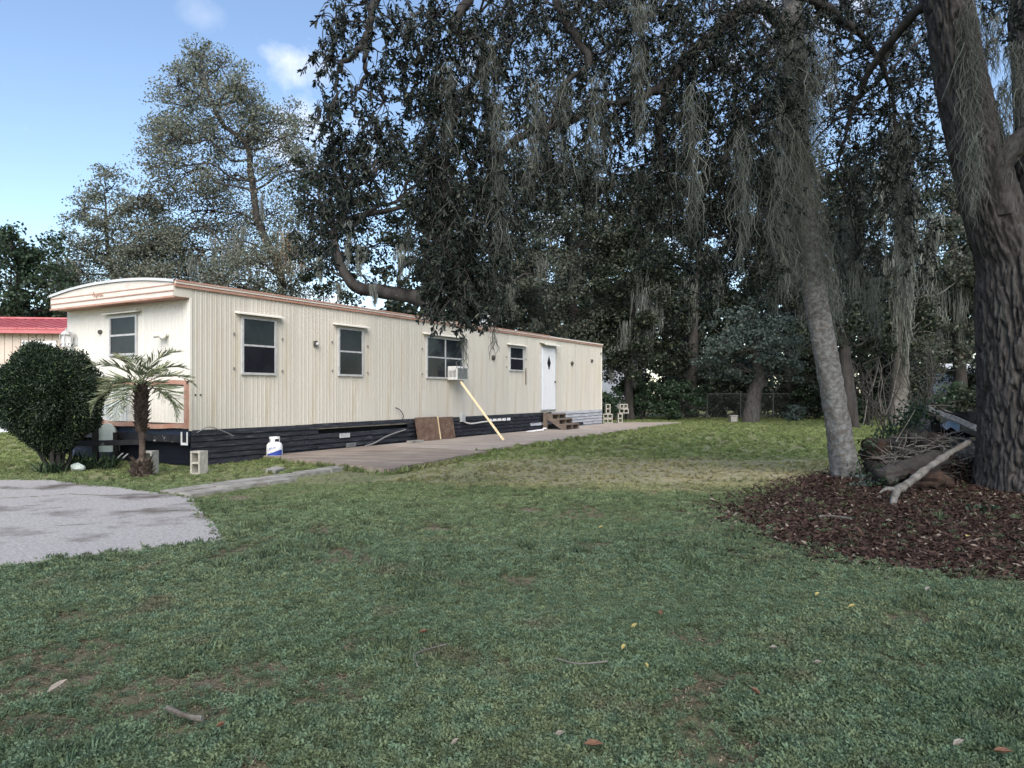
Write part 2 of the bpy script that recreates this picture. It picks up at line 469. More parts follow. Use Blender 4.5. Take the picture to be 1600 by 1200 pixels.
def ground_colors(N, L, grass):
    """position-driven lawn colour: green, dry straw, bare soil patches and painted open-sky brightness"""
    pos = N.new('ShaderNodeNewGeometry').outputs['Position']
    def noise(scale, detail=5):
        n = N.new('ShaderNodeTexNoise')
        n.inputs['Scale'].default_value = scale
        n.inputs['Detail'].default_value = detail
        L.new(pos, n.inputs['Vector'])
        return n.outputs['Fac']
    def ramp(src, p0, p1, a=(0, 0, 0), b=(1, 1, 1)):
        r = N.new('ShaderNodeValToRGB')
        r.color_ramp.elements[0].position, r.color_ramp.elements[1].position = p0, p1
        r.color_ramp.elements[0].color, r.color_ramp.elements[1].color = (*a, 1), (*b, 1)
        L.new(src, r.inputs['Fac'])
        return r.outputs['Color']
    def mix(f, a, b):
        m = N.new('ShaderNodeMix')
        m.data_type = 'RGBA'
        L.new(f, m.inputs[0])
        for s, v in ((6, a), (7, b)):
            if isinstance(v, tuple): m.inputs[s].default_value = (*v, 1)
            else: L.new(v, m.inputs[s])
        return m.outputs[2]
    # dry straw-coloured lawn between the patio and the trees, open-sky light painted in
    sep = N.new('ShaderNodeSeparateXYZ')
    L.new(pos, sep.inputs[0])
    def math_(op, a, b):
        m = N.new('ShaderNodeMath')
        m.operation = op
        for i, v in enumerate((a, b)):
            if isinstance(v, (int, float)): m.inputs[i].default_value = v
            else: L.new(v, m.inputs[i])
        return m.outputs[0]
    dx = math_('DIVIDE', math_('SUBTRACT', sep.outputs[0], 2.6), 5.2)
    dy = math_('DIVIDE', math_('SUBTRACT', sep.outputs[1], 12.2), 3.0)
    d2 = math_('ADD', math_('MULTIPLY', dx, dx), math_('MULTIPLY', dy, dy))
    dry = math_('SUBTRACT', 1.0, d2)
    dry = math_('ADD', dry, math_('MULTIPLY', math_('SUBTRACT', noise(0.9), 0.5), 2.2))
    dry_lit = ramp(dry, -0.1, 1.15)
    if grass:
        g = ramp(noise(0.55), 0.35, 0.65, (0.128, 0.182, 0.100), (0.212, 0.250, 0.138))
        g = mix(ramp(noise(14, 3), 0.42, 0.62), g, (0.155, 0.230, 0.148))
        g = mix(ramp(noise(1.9), 0.58, 0.74), g, (0.19, 0.175, 0.115))
        # farther lawn is lighter: open-sky light put into its colour
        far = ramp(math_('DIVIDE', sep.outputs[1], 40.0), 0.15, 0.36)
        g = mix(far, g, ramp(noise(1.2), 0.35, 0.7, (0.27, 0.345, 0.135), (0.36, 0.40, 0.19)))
        return mix(dry_lit, g, (0.50, 0.46, 0.26))
    g = ramp(noise(3.0), 0.35, 0.65, (0.085, 0.080, 0.055), (0.14, 0.135, 0.085))
    g = mix(ramp(math_('DIVIDE', sep.outputs[1], 40.0), 0.15, 0.36), g, ramp(noise(1.3), 0.35, 0.7, (0.185, 0.21, 0.105), (0.265, 0.27, 0.145)))  # farther soil lightened too, brightness of open ground put into its colour
    g = mix(ramp(noise(1.9), 0.55, 0.70), g, (0.17, 0.14, 0.115))
    return mix(dry_lit, g, (0.39, 0.35, 0.215))


def lawn_mat(name, grass):
    m = bpy.data.materials.new(name)
    m.use_nodes = True
    N, L = m.node_tree.nodes, m.node_tree.links
    b = N['Principled BSDF']
    b.inputs['Roughness'].default_value = 0.75 if grass else 0.95
    b.inputs['Specular IOR Level'].default_value = 0.25 if grass else 0.1
    c = ground_colors(N, L, grass)
    if grass:
        oi = N.new('ShaderNodeObjectInfo')
        hsv = N.new('ShaderNodeHueSaturation')
        mr = N.new('ShaderNodeMapRange')
        mr.inputs['To Min'].default_value = 0.62
        mr.inputs['To Max'].default_value = 1.35
        L.new(oi.outputs['Random'], mr.inputs['Value'])
        L.new(mr.outputs['Result'], hsv.inputs['Value'])
        L.new(c, hsv.inputs['Color'])
        c = hsv.outputs['Color']
        t = N.new('ShaderNodeBsdfTranslucent')
        L.new(c, t.inputs['Color'])
        mx = N.new('ShaderNodeMixShader')
        mx.inputs[0].default_value = 0.42
        L.new(b.outputs[0], mx.inputs[1])
        L.new(t.outputs[0], mx.inputs[2])
        L.new(mx.outputs[0], N['Material Output'].inputs['Surface'])
    else:
        n2 = N.new('ShaderNodeTexNoise')
        n2.inputs['Scale'].default_value = 40
        n2.inputs['Detail'].default_value = 8
        pos = N.new('ShaderNodeNewGeometry').outputs['Position']
        L.new(pos, n2.inputs['Vector'])
        bp = N.new('ShaderNodeBump')
        bp.inputs['Strength'].default_value = 0.8
        bp.inputs['Distance'].default_value = 0.02
        L.new(n2.outputs['Fac'], bp.inputs['Height'])
        L.new(bp.outputs['Normal'], b.inputs['Normal'])
    L.new(c, b.inputs['Base Color'])
    return m


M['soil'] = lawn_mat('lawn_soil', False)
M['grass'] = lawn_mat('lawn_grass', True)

# ------------------------------------------------------------------ leaves, branches, moss
def unit(a):
    return a / np.maximum(np.linalg.norm(a, axis=-1, keepdims=True), 1e-9)


def quads_leaves(c, size, r, aspect=0.62):
    """small diamond leaves of random orientation: one quad each"""
    n = len(c)
    a = unit(r.normal(size=(n, 3)))
    b = unit(np.cross(a, r.normal(size=(n, 3))))
    s = (size * r.uniform(0.6, 1.35, n))[:, None]
    v = np.empty((n, 4, 3))
    v[:, 0] = c - a * s
    v[:, 1] = c + b * s * aspect
    v[:, 2] = c + a * s
    v[:, 3] = c - b * s * aspect
    return v.reshape(-1, 3), np.arange(4 * n).reshape(n, 4)


def blade_leaves(base, axis, length, width, r, fold=0.25, curl=0.15):
    """lance-shaped leaves folded along the midrib: six corners, two quads each"""
    n = len(base)
    axis = unit(axis)
    side = unit(np.cross(axis, r.normal(size=(n, 3))))
    nor = np.cross(axis, side)
    L_ = length[:, None]
    W = width[:, None] * 0.5
    v = np.empty((n, 6, 3))
    v[:, 0] = base
    v[:, 1] = base + axis * L_ * 0.45 + side * W + nor * W * fold
    v[:, 2] = base + axis * L_ * 0.78 + side * W * 0.75 + nor * (W * fold - L_ * curl * 0.4)
    v[:, 3] = base + axis * L_ - nor * L_ * curl
    v[:, 4] = base + axis * L_ * 0.78 - side * W * 0.75 + nor * (W * fold - L_ * curl * 0.4)
    v[:, 5] = base + axis * L_ * 0.45 - side * W + nor * W * fold
    i = (np.arange(n) * 6)[:, None]
    f = np.concatenate([i + np.array([[0, 1, 2, 3]]), i + np.array([[0, 3, 4, 5]])], axis=1).reshape(-1, 4)
    return v.reshape(-1, 3), f


def smooth_path(pts, n=6):
    pts = [Vector(p) for p in pts]
    q = [pts[0] * 2 - pts[1]] + pts + [pts[-1] * 2 - pts[-2]]
    out = []
    for i in range(1, len(q) - 2):
        for k in range(n):
            t = k / n
            a, b, c, d = q[i - 1], q[i], q[i + 1], q[i + 2]
            out.append(0.5 * ((2 * b) + (c - a) * t + (2 * a - 5 * b + 4 * c - d) * t * t + (3 * b - a - 3 * c + d) * t ** 3))
    out.append(pts[-1])
    return out


def wander(a, b, n, amp, droop=0.0):
    """a crooked path from a to b"""
    a, b = Vector(a), Vector(b)
    L_ = (b - a).length
    o = []
    for i in range(n + 1):
        t = i / n
        p = a.lerp(b, t)
        w = math.sin(math.pi * t)
        if 0 < i < n:
            p = p + Vector((random.gauss(0, 1), random.gauss(0, 1), random.gauss(0, 1))) * (amp * L_ * 0.6)
        p.z += droop * L_ * w
        o.append(p)
    return smooth_path(o, 3)


def moss_strands(anchors, lengths, r, width=0.008, segs=5, curl=0.25):
    """thin ribbons hanging from the anchors"""
    n = len(anchors)
    t = np.linspace(0, 1, segs + 1)
    p = np.repeat(anchors[:, None, :], segs + 1, axis=1)
    p[:, :, 2] -= lengths[:, None] * t[None, :]
    wob = np.cumsum(r.normal(size=(n, segs + 1, 3)) * (lengths[:, None, None] / segs) * curl, axis=1)
    wob[:, 0] = 0
    wob[:, :, 2] *= 0.5
    p = p + wob
    d = r.uniform(0, 2 * math.pi, n)
    s = np.stack([np.cos(d), np.sin(d), np.zeros(n)], 1)[:, None, :]
    w = (width * r.uniform(0.6, 1.4, n))[:, None, None] * (1 - 0.75 * t)[None, :, None] * 0.5
    v = np.stack([p - s * w, p + s * w], axis=2).reshape(n, -1, 3)
    i = (np.arange(n) * 2 * (segs + 1))[:, None, None]
    k = (np.arange(segs) * 2)[None, :, None]
    f = (i + k + np.array([0, 1, 3, 2])[None, None, :]).reshape(-1, 4)
    return v.reshape(-1, 3), f, n * segs


def moss_clump(parent, px, py0, py1, Y, wpx, n, seed, mat_='moss', width=0.010, curl=0.25, name='hanging_moss'):
    """a beard of moss from row py0 down to py1 at depth Y"""
    r = np.random.default_rng(seed)
    top = P(px, py0, Y)
    H = (py1 - py0) / F * Y
    W = wpx / F * Y
    h = r.beta(1.0, 1.4, n)
    taper = 1 - 0.75 * h
    x = top.x + r.normal(0, 0.36, n) * W * taper + np.sin(h * 5 + seed) * W * 0.12
    y = top.y + r.normal(0, 0.36, n) * W * taper
    z = top.z - h * H * 0.8
    ln = np.minimum(H * (1 - h * 0.8), H * r.uniform(0.10, 0.30, n)) + 0.05
    v, f, m = moss_strands(np.stack([x, y, z], 1), ln, r, width, 5, curl)
    return link_mesh(name, np_mesh(name, v, f, np.repeat(r.random(n), 5)), M[mat_], parent)


def leaf_blobs(blobs, leaf, density, r, sub=16, flat=0.7, spread=0.42):
    """clumps of leaves inside ellipsoids; blobs: (centre, rx, ry, rz). Returns leaf centres and clump centres"""
    cs, subs = [], []
    for c, rx, ry, rz in blobs:
        k = max(5, int(sub * r.uniform(0.8, 1.2)))
        d = unit(r.normal(size=(k, 3))) * (r.uniform(0.25, 1.0, k) ** 0.55)[:, None]
        sc_ = np.array(c)[None, :] + d * np.array([rx, ry, rz])[None, :]
        area = math.pi * rx * rz
        n = int(density * area / (leaf * leaf))
        w = r.dirichlet(np.ones(k) * 2.2)
        idx = r.choice(k, n, p=w)
        rad = np.array([rx, ry, rz * flat]) * spread
        dd = unit(r.normal(size=(n, 3))) * (r.random(n) ** 0.45)[:, None]
        sz = r.uniform(0.7, 1.3, k)[idx][:, None]
        cs.append(sc_[idx] + dd * rad[None, :] * sz)
        subs.append(sc_)
    return np.concatenate(cs), subs


def bg_tree(name, label, base, trunk, blobs, Y, leafmat, seed, leaf=0.085, density=1.5, r0=0.35, bark='farbark', group='trees behind the mobile home',
            dpt=0.8, sub=16, fat=1.0, moss=(), spread=0.42, twigs=True, jitterY=1.6, limb_r=0.10):
    """trunk: list of (px, py) from the ground up; blobs: (px, py, r_px[, squash])"""
    random.seed(seed)
    r = np.random.default_rng(seed)
    root = empty(name, base, 0, label, 'tree', group)
    inv = -Vector(base)
    mb = MB()
    tp = [Vector(base) + Vector((0, 0, -0.2))] + [P(x, y, Y + random.uniform(-.3, .3)) for x, y in trunk]
    tp = smooth_path(tp, 5)
    rad = [r0 * (1 - 0.72 * i / (len(tp) - 1)) * (1.35 if i == 0 else 1) for i in range(len(tp))]
    mb.tube([p + inv for p in tp], rad, 12, jit=0.3)
    bl = []
    for b in blobs:
        R_ = b[2] / F * Y * 1.08 * fat
        sq = b[3] if len(b) > 3 else 0.85
        c = P(b[0], b[1], Y + r.uniform(-jitterY, jitterY))
        bl.append((tuple(c), R_, R_ * dpt, R_ * sq))
    cs, subs = leaf_blobs(bl, leaf, density, r, sub, spread=spread)
    for (c, rx, ry, rz), ss in zip(bl, subs):
        # limb from the trunk point that lies below the blob
        c = Vector(c)
        cand = sorted(tp[2:], key=lambda p: (p - c).length + max(0, p.z - c.z + 0.4) * 2.0)
        a = cand[0]
        ln = (c - a).length
        path = wander(a, c, 4, 0.10, 0.05)
        rr = max(0.03, min(limb_r, 0.022 * ln + 0.02))
        mb.tube([p + inv for p in path], [rr * (1 - 0.6 * i / (len(path) - 1)) for i in range(len(path))], 6, caps=False)
        if twigs:
            for s in ss:
                st = path[random.randrange(len(path) * 2 // 3, len(path))]
                pt = wander(st, Vector(s), 2, 0.16)
                mb.tube([p + inv for p in pt], [rr * 0.32 * (1 - 0.7 * i / (len(pt) - 1)) + 0.004 for i in range(len(pt))], 4, caps=False)
    mb.build('trunk', M[bark], root, smooth=True)
    v, f = quads_leaves(cs + np.array(inv)[None, :], leaf, r)
    link_mesh('crown', np_mesh('crown', v, f, r.random(len(f)) ** 1.1), M[leafmat], root)
    for i, mo in enumerate(moss):
        o = moss_clump(root, mo[0], mo[1], mo[2], Y - 0.6 if len(mo) < 5 else mo[4], mo[3], int(60 + mo[3] * (mo[2] - mo[1]) * 0.10), seed * 31 + i,
                       mo[5] if len(mo) > 5 else 'moss', width=0.034, curl=0.14)
        o.location = inv
    return root


# ------------------------------------------------------------------ ground
MOUND = G(1500, 765)


def hz(x, y):
    """height of the ground"""
    d = np.sqrt(((x - MOUND.x - 0.4) / 3.4) ** 2 + ((y - MOUND.y - 0.3) / 2.3) ** 2)
    m = np.clip(1 - d, 0, 1)
    h = 0.07 * m * m * (3 - 2 * m)
    h = h + 0.016 * (np.sin(x * 1.7 + 0.6 * y) + np.sin(y * 2.3 - x * 0.9 + 1)) * np.clip((y - 1) / 3, 0, 1) * np.clip((11.5 - y) / 3, 0, 1) * np.clip((x + 2.5) / 1.5, 0, 1)
    return h


gx = np.unique(np.concatenate([np.linspace(-14, 14, 141), np.linspace(-400, -14, 25), np.linspace(14, 400, 25)]))
gy = np.unique(np.concatenate([np.linspace(-6, 40, 180), np.linspace(-300, -6, 14), np.linspace(40, 900, 30)]))
X, Y_ = np.meshgrid(gx, gy)
Z = hz(X, Y_)
nx, ny = len(gx), len(gy)
idx = np.arange(nx * ny).reshape(ny, nx)
gq = np.stack([idx[:-1, :-1], idx[:-1, 1:], idx[1:, 1:], idx[1:, :-1]], -1).reshape(-1, 4)
ground = link_mesh('ground', np_mesh('ground', np.stack([X, Y_, Z], -1).reshape(-1, 3), gq, smooth=True), M['soil'])
tag(ground, 'yard soil under the lawn', kind='structure')


def in_poly(x, y, poly):
    ins = np.zeros(len(x), bool)
    n = len(poly)
    for i in range(n):
        x1, y1 = poly[i]
        x2, y2 = poly[(i + 1) % n]
        c = ((y1 > y) != (y2 > y)) & (x < (x2 - x1) * (y - y1) / (y2 - y1 + 1e-12) + x1)
        ins ^= c
    return ins


def rough_poly(pts, step=0.25, amp=0.03, seed=1):
    rr = random.Random(seed)
    out = []
    for i in range(len(pts)):
        a, b = Vector(pts[i]), Vector(pts[(i + 1) % len(pts)])
        n = max(1, int((b - a).length / step))
        for k in range(n):
            p = a.lerp(b, k / n)
            if k: p = p + Vector((rr.uniform(-amp, amp), rr.uniform(-amp, amp)))
            out.append((p.x, p.y))
    return out


def slab_mesh(name, poly, z0, z1, material, parent=None):
    n = len(poly)
    v = [(x, y, z1) for x, y in poly] + [(x, y, z0) for x, y in poly]
    f = [tuple(range(n))] + [(i, i + n, (i + 1) % n + n, (i + 1) % n) for i in range(n)]
    f = [f[0]] + [tuple(reversed(q)) if False else q for q in f[1:]]
    me = bpy.data.meshes.new(name)
    me.from_pydata(v, [], f)
    me.update()
    import bmesh
    bm = bmesh.new()
    bm.from_mesh(me)
    bmesh.ops.recalc_face_normals(bm, faces=bm.faces)
    bm.to_mesh(me)
    bm.free()
    return link_mesh(name, me, material, parent)


def g2(px, py):
    p = G(px, py)
    return (p.x, p.y)


drive_poly = rough_poly([g2(-700, 765), g2(0, 753), g2(70, 752), g2(240, 772), g2(300, 781), g2(352, 848), g2(140, 873), g2(0, 889), g2(-900, 960)], 0.45, 0.022, 3)
drive = slab_mesh('driveway', drive_poly, -0.08, 0.03, M['drive'])
for c_ in ([(0, 779), (60, 776), (110, 772), (170, 775), (240, 771)], [(20, 842), (90, 822), (150, 818), (230, 800), (310, 795)]):
    q_ = []
    for a_, b_ in zip(c_[:-1], c_[1:]):
        for t_ in range(6):
            p_ = G(a_[0] + (b_[0] - a_[0]) * t_ / 6 + random.uniform(-2, 2), a_[1] + (b_[1] - a_[1]) * t_ / 6 + random.uniform(-.5, .5), 0.03)
            q_.append(p_)
    m_ = MB()
    for a_, b_ in zip(q_[:-1], q_[1:]):
        w_ = Vector((0, random.uniform(.006, .014), 0))
        m_.quad(a_ - w_ + Vector((0, 0, .004)), b_ - w_ + Vector((0, 0, .004)), b_ + w_ + Vector((0, 0, .004)), a_ + w_ + Vector((0, 0, .004)))
    m_.build('crack', M['soil'], drive)
tag(drive, 'stained pale concrete driveway', kind='structure')

# ------------------------------------------------------------------ mobile home frame of reference
CX, CY = -5.846, 12.9
ANG = math.radians(59.5)
DX, DY = math.cos(ANG), math.sin(ANG)      # along the long wall
WX, WY = -DY, DX                           # along the end wall, leftwards


def TU(px):
    k = (px - 800) / F
    return (k * CY - CX) / (DX - k * DY)


def TS(px):
    k = (px - 800) / F
    return (k * CY - CX) / (WX - k * WY)


def zu(px, py):
    return CAMH - (py - HZ) / F * (CY + DY * TU(px))


def zs(px, py):
    return CAMH - (py - HZ) / F * (CY + WY * TS(px))


def W2(u, v, z=0.0):
    return Vector((CX + DX * u + WX * v, CY + DY * u + WY * v, z))


LEN = TU(940)
WID = TS(105)
ZB, ZT = 0.675, 3.27

# patio slabs (local corners u, v)
SLAB_Z = 0.10
patio_a = [(W2(u, v).x, W2(u, v).y) for u, v in [(1.55, -0.12), (0.9, -3.9), (4.75, -3.36), (4.75, -0.12)]]
patio_b = [(W2(u, v).x, W2(u, v).y) for u, v in [(4.77, -0.12), (4.77, -3.08), (12.5, -2.75), (21.9, -2.35), (20.6, -0.05)]]
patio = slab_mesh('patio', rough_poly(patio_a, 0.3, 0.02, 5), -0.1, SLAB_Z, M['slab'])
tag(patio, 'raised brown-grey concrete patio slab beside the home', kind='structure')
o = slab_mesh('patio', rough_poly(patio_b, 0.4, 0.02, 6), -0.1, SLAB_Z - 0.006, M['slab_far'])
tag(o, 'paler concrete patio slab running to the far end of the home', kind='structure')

# walkway of loose concrete pavers between driveway and patio
walk = empty('walkway', G(380, 752))
tag(walk, 'two-row strip of concrete pavers from the driveway to the patio', kind='structure')
pav_polys = []
A, B = G(248, 772), G(505, 736)
WA, WB = A, B
dirw = (B - A).normalized()
perp = Vector((dirw.y, -dirw.x, 0))
Lw = (B - A).length
for row in range(2):
    s = 0.0
    rr = random.Random(20 + row)
    while s < Lw - (0.1 if row == 0 else 1.4):
        ln = rr.uniform(0.55, 0.8)
        gap = rr.uniform(0.015, 0.05)
        w0 = row * 0.34 + 0.01 * row
        q = [A + dirw * s + perp * w0, A + dirw * (s + ln) + perp * w0, A + dirw * (s + ln) + perp * (w0 + 0.31), A + dirw * s + perp * (w0 + 0.31)]
        poly = [(p.x + rr.uniform(-.015, .015), p.y + rr.uniform(-.015, .015)) for p in q]
        pav_polys.append(poly)
        o = slab_mesh('paver', poly, -0.05, 0.05 + rr.uniform(-.008, .012), M['paver'], walk)
        o.location = -walk.location
        s += ln + gap
mb = MB()
q = [G(415, 738), G(432, 733), G(446, 736), G(430, 741)]
poly = [(p.x, p.y) for p in q]
pav_polys.append(poly)
tag(slab_mesh('broken_paver', poly, -0.04, 0.06, M['paver']), 'loose broken concrete paver in the grass by the patio corner', 'paver')

# ------------------------------------------------------------------ mobile home
home = empty('mobile_home', (CX, CY, 0), ANG, 'long cream ribbed mobile home with salmon trim and black skirting', 'mobile home')


def ribbed(u0, u1, z0, z1, pitch=0.105, ridge=0.005):
    """ribbed sheet in the local xz plane facing -y, u0..u1"""
    xs, ys = [u0], [0.0]
    u = math.ceil(u0 / pitch) * pitch
    while u + 0.05 < u1:
        if u > u0 + 0.005:
            xs += [u, u + 0.010, u + 0.030, u + 0.040]
            ys += [0, -ridge, -ridge, 0]
            xs += [u + 0.066, u + 0.071, u + 0.076]
            ys += [0, -ridge * 0.5, 0]
        u += pitch
    xs.append(u1)
    ys.append(0)
    v, f = [], []
    for x, y in zip(xs, ys):
        v += [(x, y, z0), (x, y, z1)]
    for i in range(len(xs) - 1):
        if xs[i + 1] > xs[i]:
            f.append((2 * i, 2 * i + 2, 2 * i + 3, 2 * i + 1))
    return v, f


def panel(name, v, f, m, parent, rot=0.0, loc=(0, 0, 0)):
    me = bpy.data.meshes.new(name)
    me.from_pydata(v, [], f)
    me.update()
    o = link_mesh(name, me, m, parent)
    o.rotation_euler = (0, 0, rot)
    o.location = loc
    return o


# shell core behind the sheets
MB().box(0.03, LEN - 0.03, 0.03, WID - 0.03, 0.55, ZT - 0.02).build('shell', M['siding'], home)
npan = 15
for i in range(npan):
    u0, u1 = LEN * i / npan, LEN * (i + 1) / npan
    v, f = ribbed(0, u1 - u0, ZB - random.uniform(0, .012), ZT)
    panel('siding_panel', v, f, M['siding'], home, 0, (u0, -0.001 * (i % 2), 0))
# front end sheets: local direction reversed (faces -x)
nf = 3
for i in range(nf):
    s0, s1 = WID * i / nf, WID * (i + 1) / nf
    v, f = ribbed(0, s1 - s0, 1.46, 3.12)
    panel('siding_panel', v, f, M['siding_white'], home, -math.pi / 2, (-0.001 * (i % 2), s1, 0))
MB().box(LEN - 0.02, LEN, 0.02, WID, ZB, ZT).build('siding_panel', M['siding'], home)
# lower front panel, proud of the wall, framed in salmon trim
v, f = ribbed(0, 2.3, 0.80, 1.47)
panel('front_panel', v, f, M['panel_grey'], home, -math.pi / 2, (-0.055, WID, 0))
v, f = ribbed(0, WID - 2.3 - 0.06, 0.80, 1.47)
panel('front_panel', v, f, M['siding_white'], home, -math.pi / 2, (-0.06, WID - 2.3, 0))
# wavy salmon band on top and bottom of that panel
for zc, th, sag, dx in ((1.515, 0.040, 0.030, -0.075), (0.755, 0.042, -0.022, -0.085)):
    mb = MB()
    n = 24
    for i in range(n):
        a0, a1 = WID * i / n, WID * (i + 1) / n
        w = lambda s: sag * math.sin(s / WID * math.pi * 1.6 + 0.5) + 0.012 * math.sin(s * 5)
        for a, b in ((a0, a1),):
            za, zb_ = zc + w(a), zc + w(b)
            mb.quad((dx, b, zb_ - th), (dx, a, za - th), (dx, a, za + th), (dx, b, zb_ + th))
            mb.quad((dx, b, zb_ + th), (dx, a, za + th), (0.03, a, za + th), (0.03, b, zb_ + th))
            mb.quad((0.03, b, zb_ - th), (0.03, a, za - th), (dx, a, za - th), (dx, b, zb_ - th))
    mb.build('trim_band', M['pink'], home)
MB().box(-0.088, -0.002, 0.0, 0.055, 0.70, 1.5).build('corner_trim', M['pink'], home)
MB().box(-0.012, 0.03, -0.016, 0.02, 1.56, 3.08).build('corner_trim', M['siding_white'], home)
MB().box(-0.014, 0.032, -0.018, 0.02, 0.66, 1.50).build('corner_trim', M['siding'], home)
MB().box(LEN - 0.03, LEN + 0.012, -0.018, 0.02, ZB, ZT).build('corner_trim', M['siding_white'], home)

# roof: bowed sheet with overhanging front brow
OH = 0.32


def bow(y):
    t = (y / WID - 0.5) * 2
    return 0.14 * (1 - abs(t) ** 2.2)


n = 16
mb = MB()
for i in range(n):
    y0, y1 = -0.03 + (WID + 0.06) * i / n, -0.03 + (WID + 0.06) * (i + 1) / n
    c = lambda y: 3.37 + bow(min(max(y, 0), WID))
    mb.quad((-OH - 0.03, y0, c(y0)), (LEN + 0.05, y0, c(y0) - 0.06), (LEN + 0.05, y1, c(y1) - 0.06), (-OH - 0.03, y1, c(y1)))
    mb.quad((-OH - 0.03, y0, c(y0)), (-OH - 0.03, y1, c(y1)), (-OH - 0.03, y1, c(y1) - 0.05), (-OH - 0.03, y0, c(y0) - 0.05))
roof = mb.build('roof', M['roof'], home)
# fascia: three long boards on the brow, following the bow at the top
zf0 = 3.075
for k, (za, zb_) in enumerate(((0.0, 0.10), (0.106, 0.205), (0.211, 0.46))):
    mb = MB()
    for i in range(n):
        y0, y1 = WID * i / n, WID * (i + 1) / n
        top0 = min(zf0 + zb_, 3.315 + bow(y0))
        top1 = min(zf0 + zb_, 3.315 + bow(y1))
        lo = zf0 + za
        x = -OH - 0.006 * (k % 2)
        if top0 <= lo and top1 <= lo: continue
        mb.quad((x, y1, lo), (x, y0, lo), (x, y0, max(top0, lo)), (x, y1, max(top1, lo)))
    mb.build('fascia_board', M['fascia'], home)
for z in (zf0 + 0.103, zf0 + 0.208):
    MB().box(-OH - 0.014, -OH + 0.002, 0.0, WID, z - 0.009, z + 0.009).build('fascia_stripe', M['pink'], home)
MB().box(-OH - 0.016, -OH + 0.004, -0.02, WID + 0.02, zf0 - 0.022, zf0 + 0.012).build('fascia_stripe', M['pink'], home)
MB().box(-OH + 0.002, 0.0, 0.004, WID, zf0 - 0.012, zf0 + 0.002).build('soffit', M['pink'], home)
MB().box(-OH, 0.03, -0.008, 0.03, zf0, 3.33).build('brow_side', M['siding'], home)
MB().box(-OH, 0.03, WID - 0.02, WID + 0.008, zf0, 3.33).build('brow_side', M['siding'], home)
# faded script on the brow: a few cursive strokes
yc = TS(168) - 0.25
mb = MB()
pts = []
for i in range(60):
    t = i / 59
    pts.append((-OH - 0.02, yc + 0.17 - 0.36 * t, zf0 + 0.175 + 0.03 * math.sin(t * 31) + (0.05 if i in (4, 5) else 0) + 0.012 * math.sin(t * 13)))
mb.tube(pts, 0.006, 5)
mb.build('faded_script', M['pink'], home)
# salmon drip edge along the long roof edge
MB().box(-OH, LEN + 0.04, -0.045, 0.0, 3.245, 3.30).build('roof_trim', M['pink'], home)
MB().box(-OH, LEN + 0.04, -0.06, 0.0, 3.30, 3.345).build('roof_trim', M['fascia'], home)
MB().box(-OH, LEN * 0.75, -0.07, -0.02, 3.335, 3.365).build('roof_trim', M['pink'], home)
# roof vent stack
uv = TU(776) + 0.6
mb = MB()
mb.lathe([(0.17, 0), (0.17, 0.16), (0.26, 0.17), (0.26, 0.24), (0.19, 0.25), (0.19, 0.30), (0.26, 0.31), (0.26, 0.38), (0.08, 0.46)], 18, (uv, 0.75, 3.40))
mb.build('roof_vent', M['alum'], home, smooth=False)


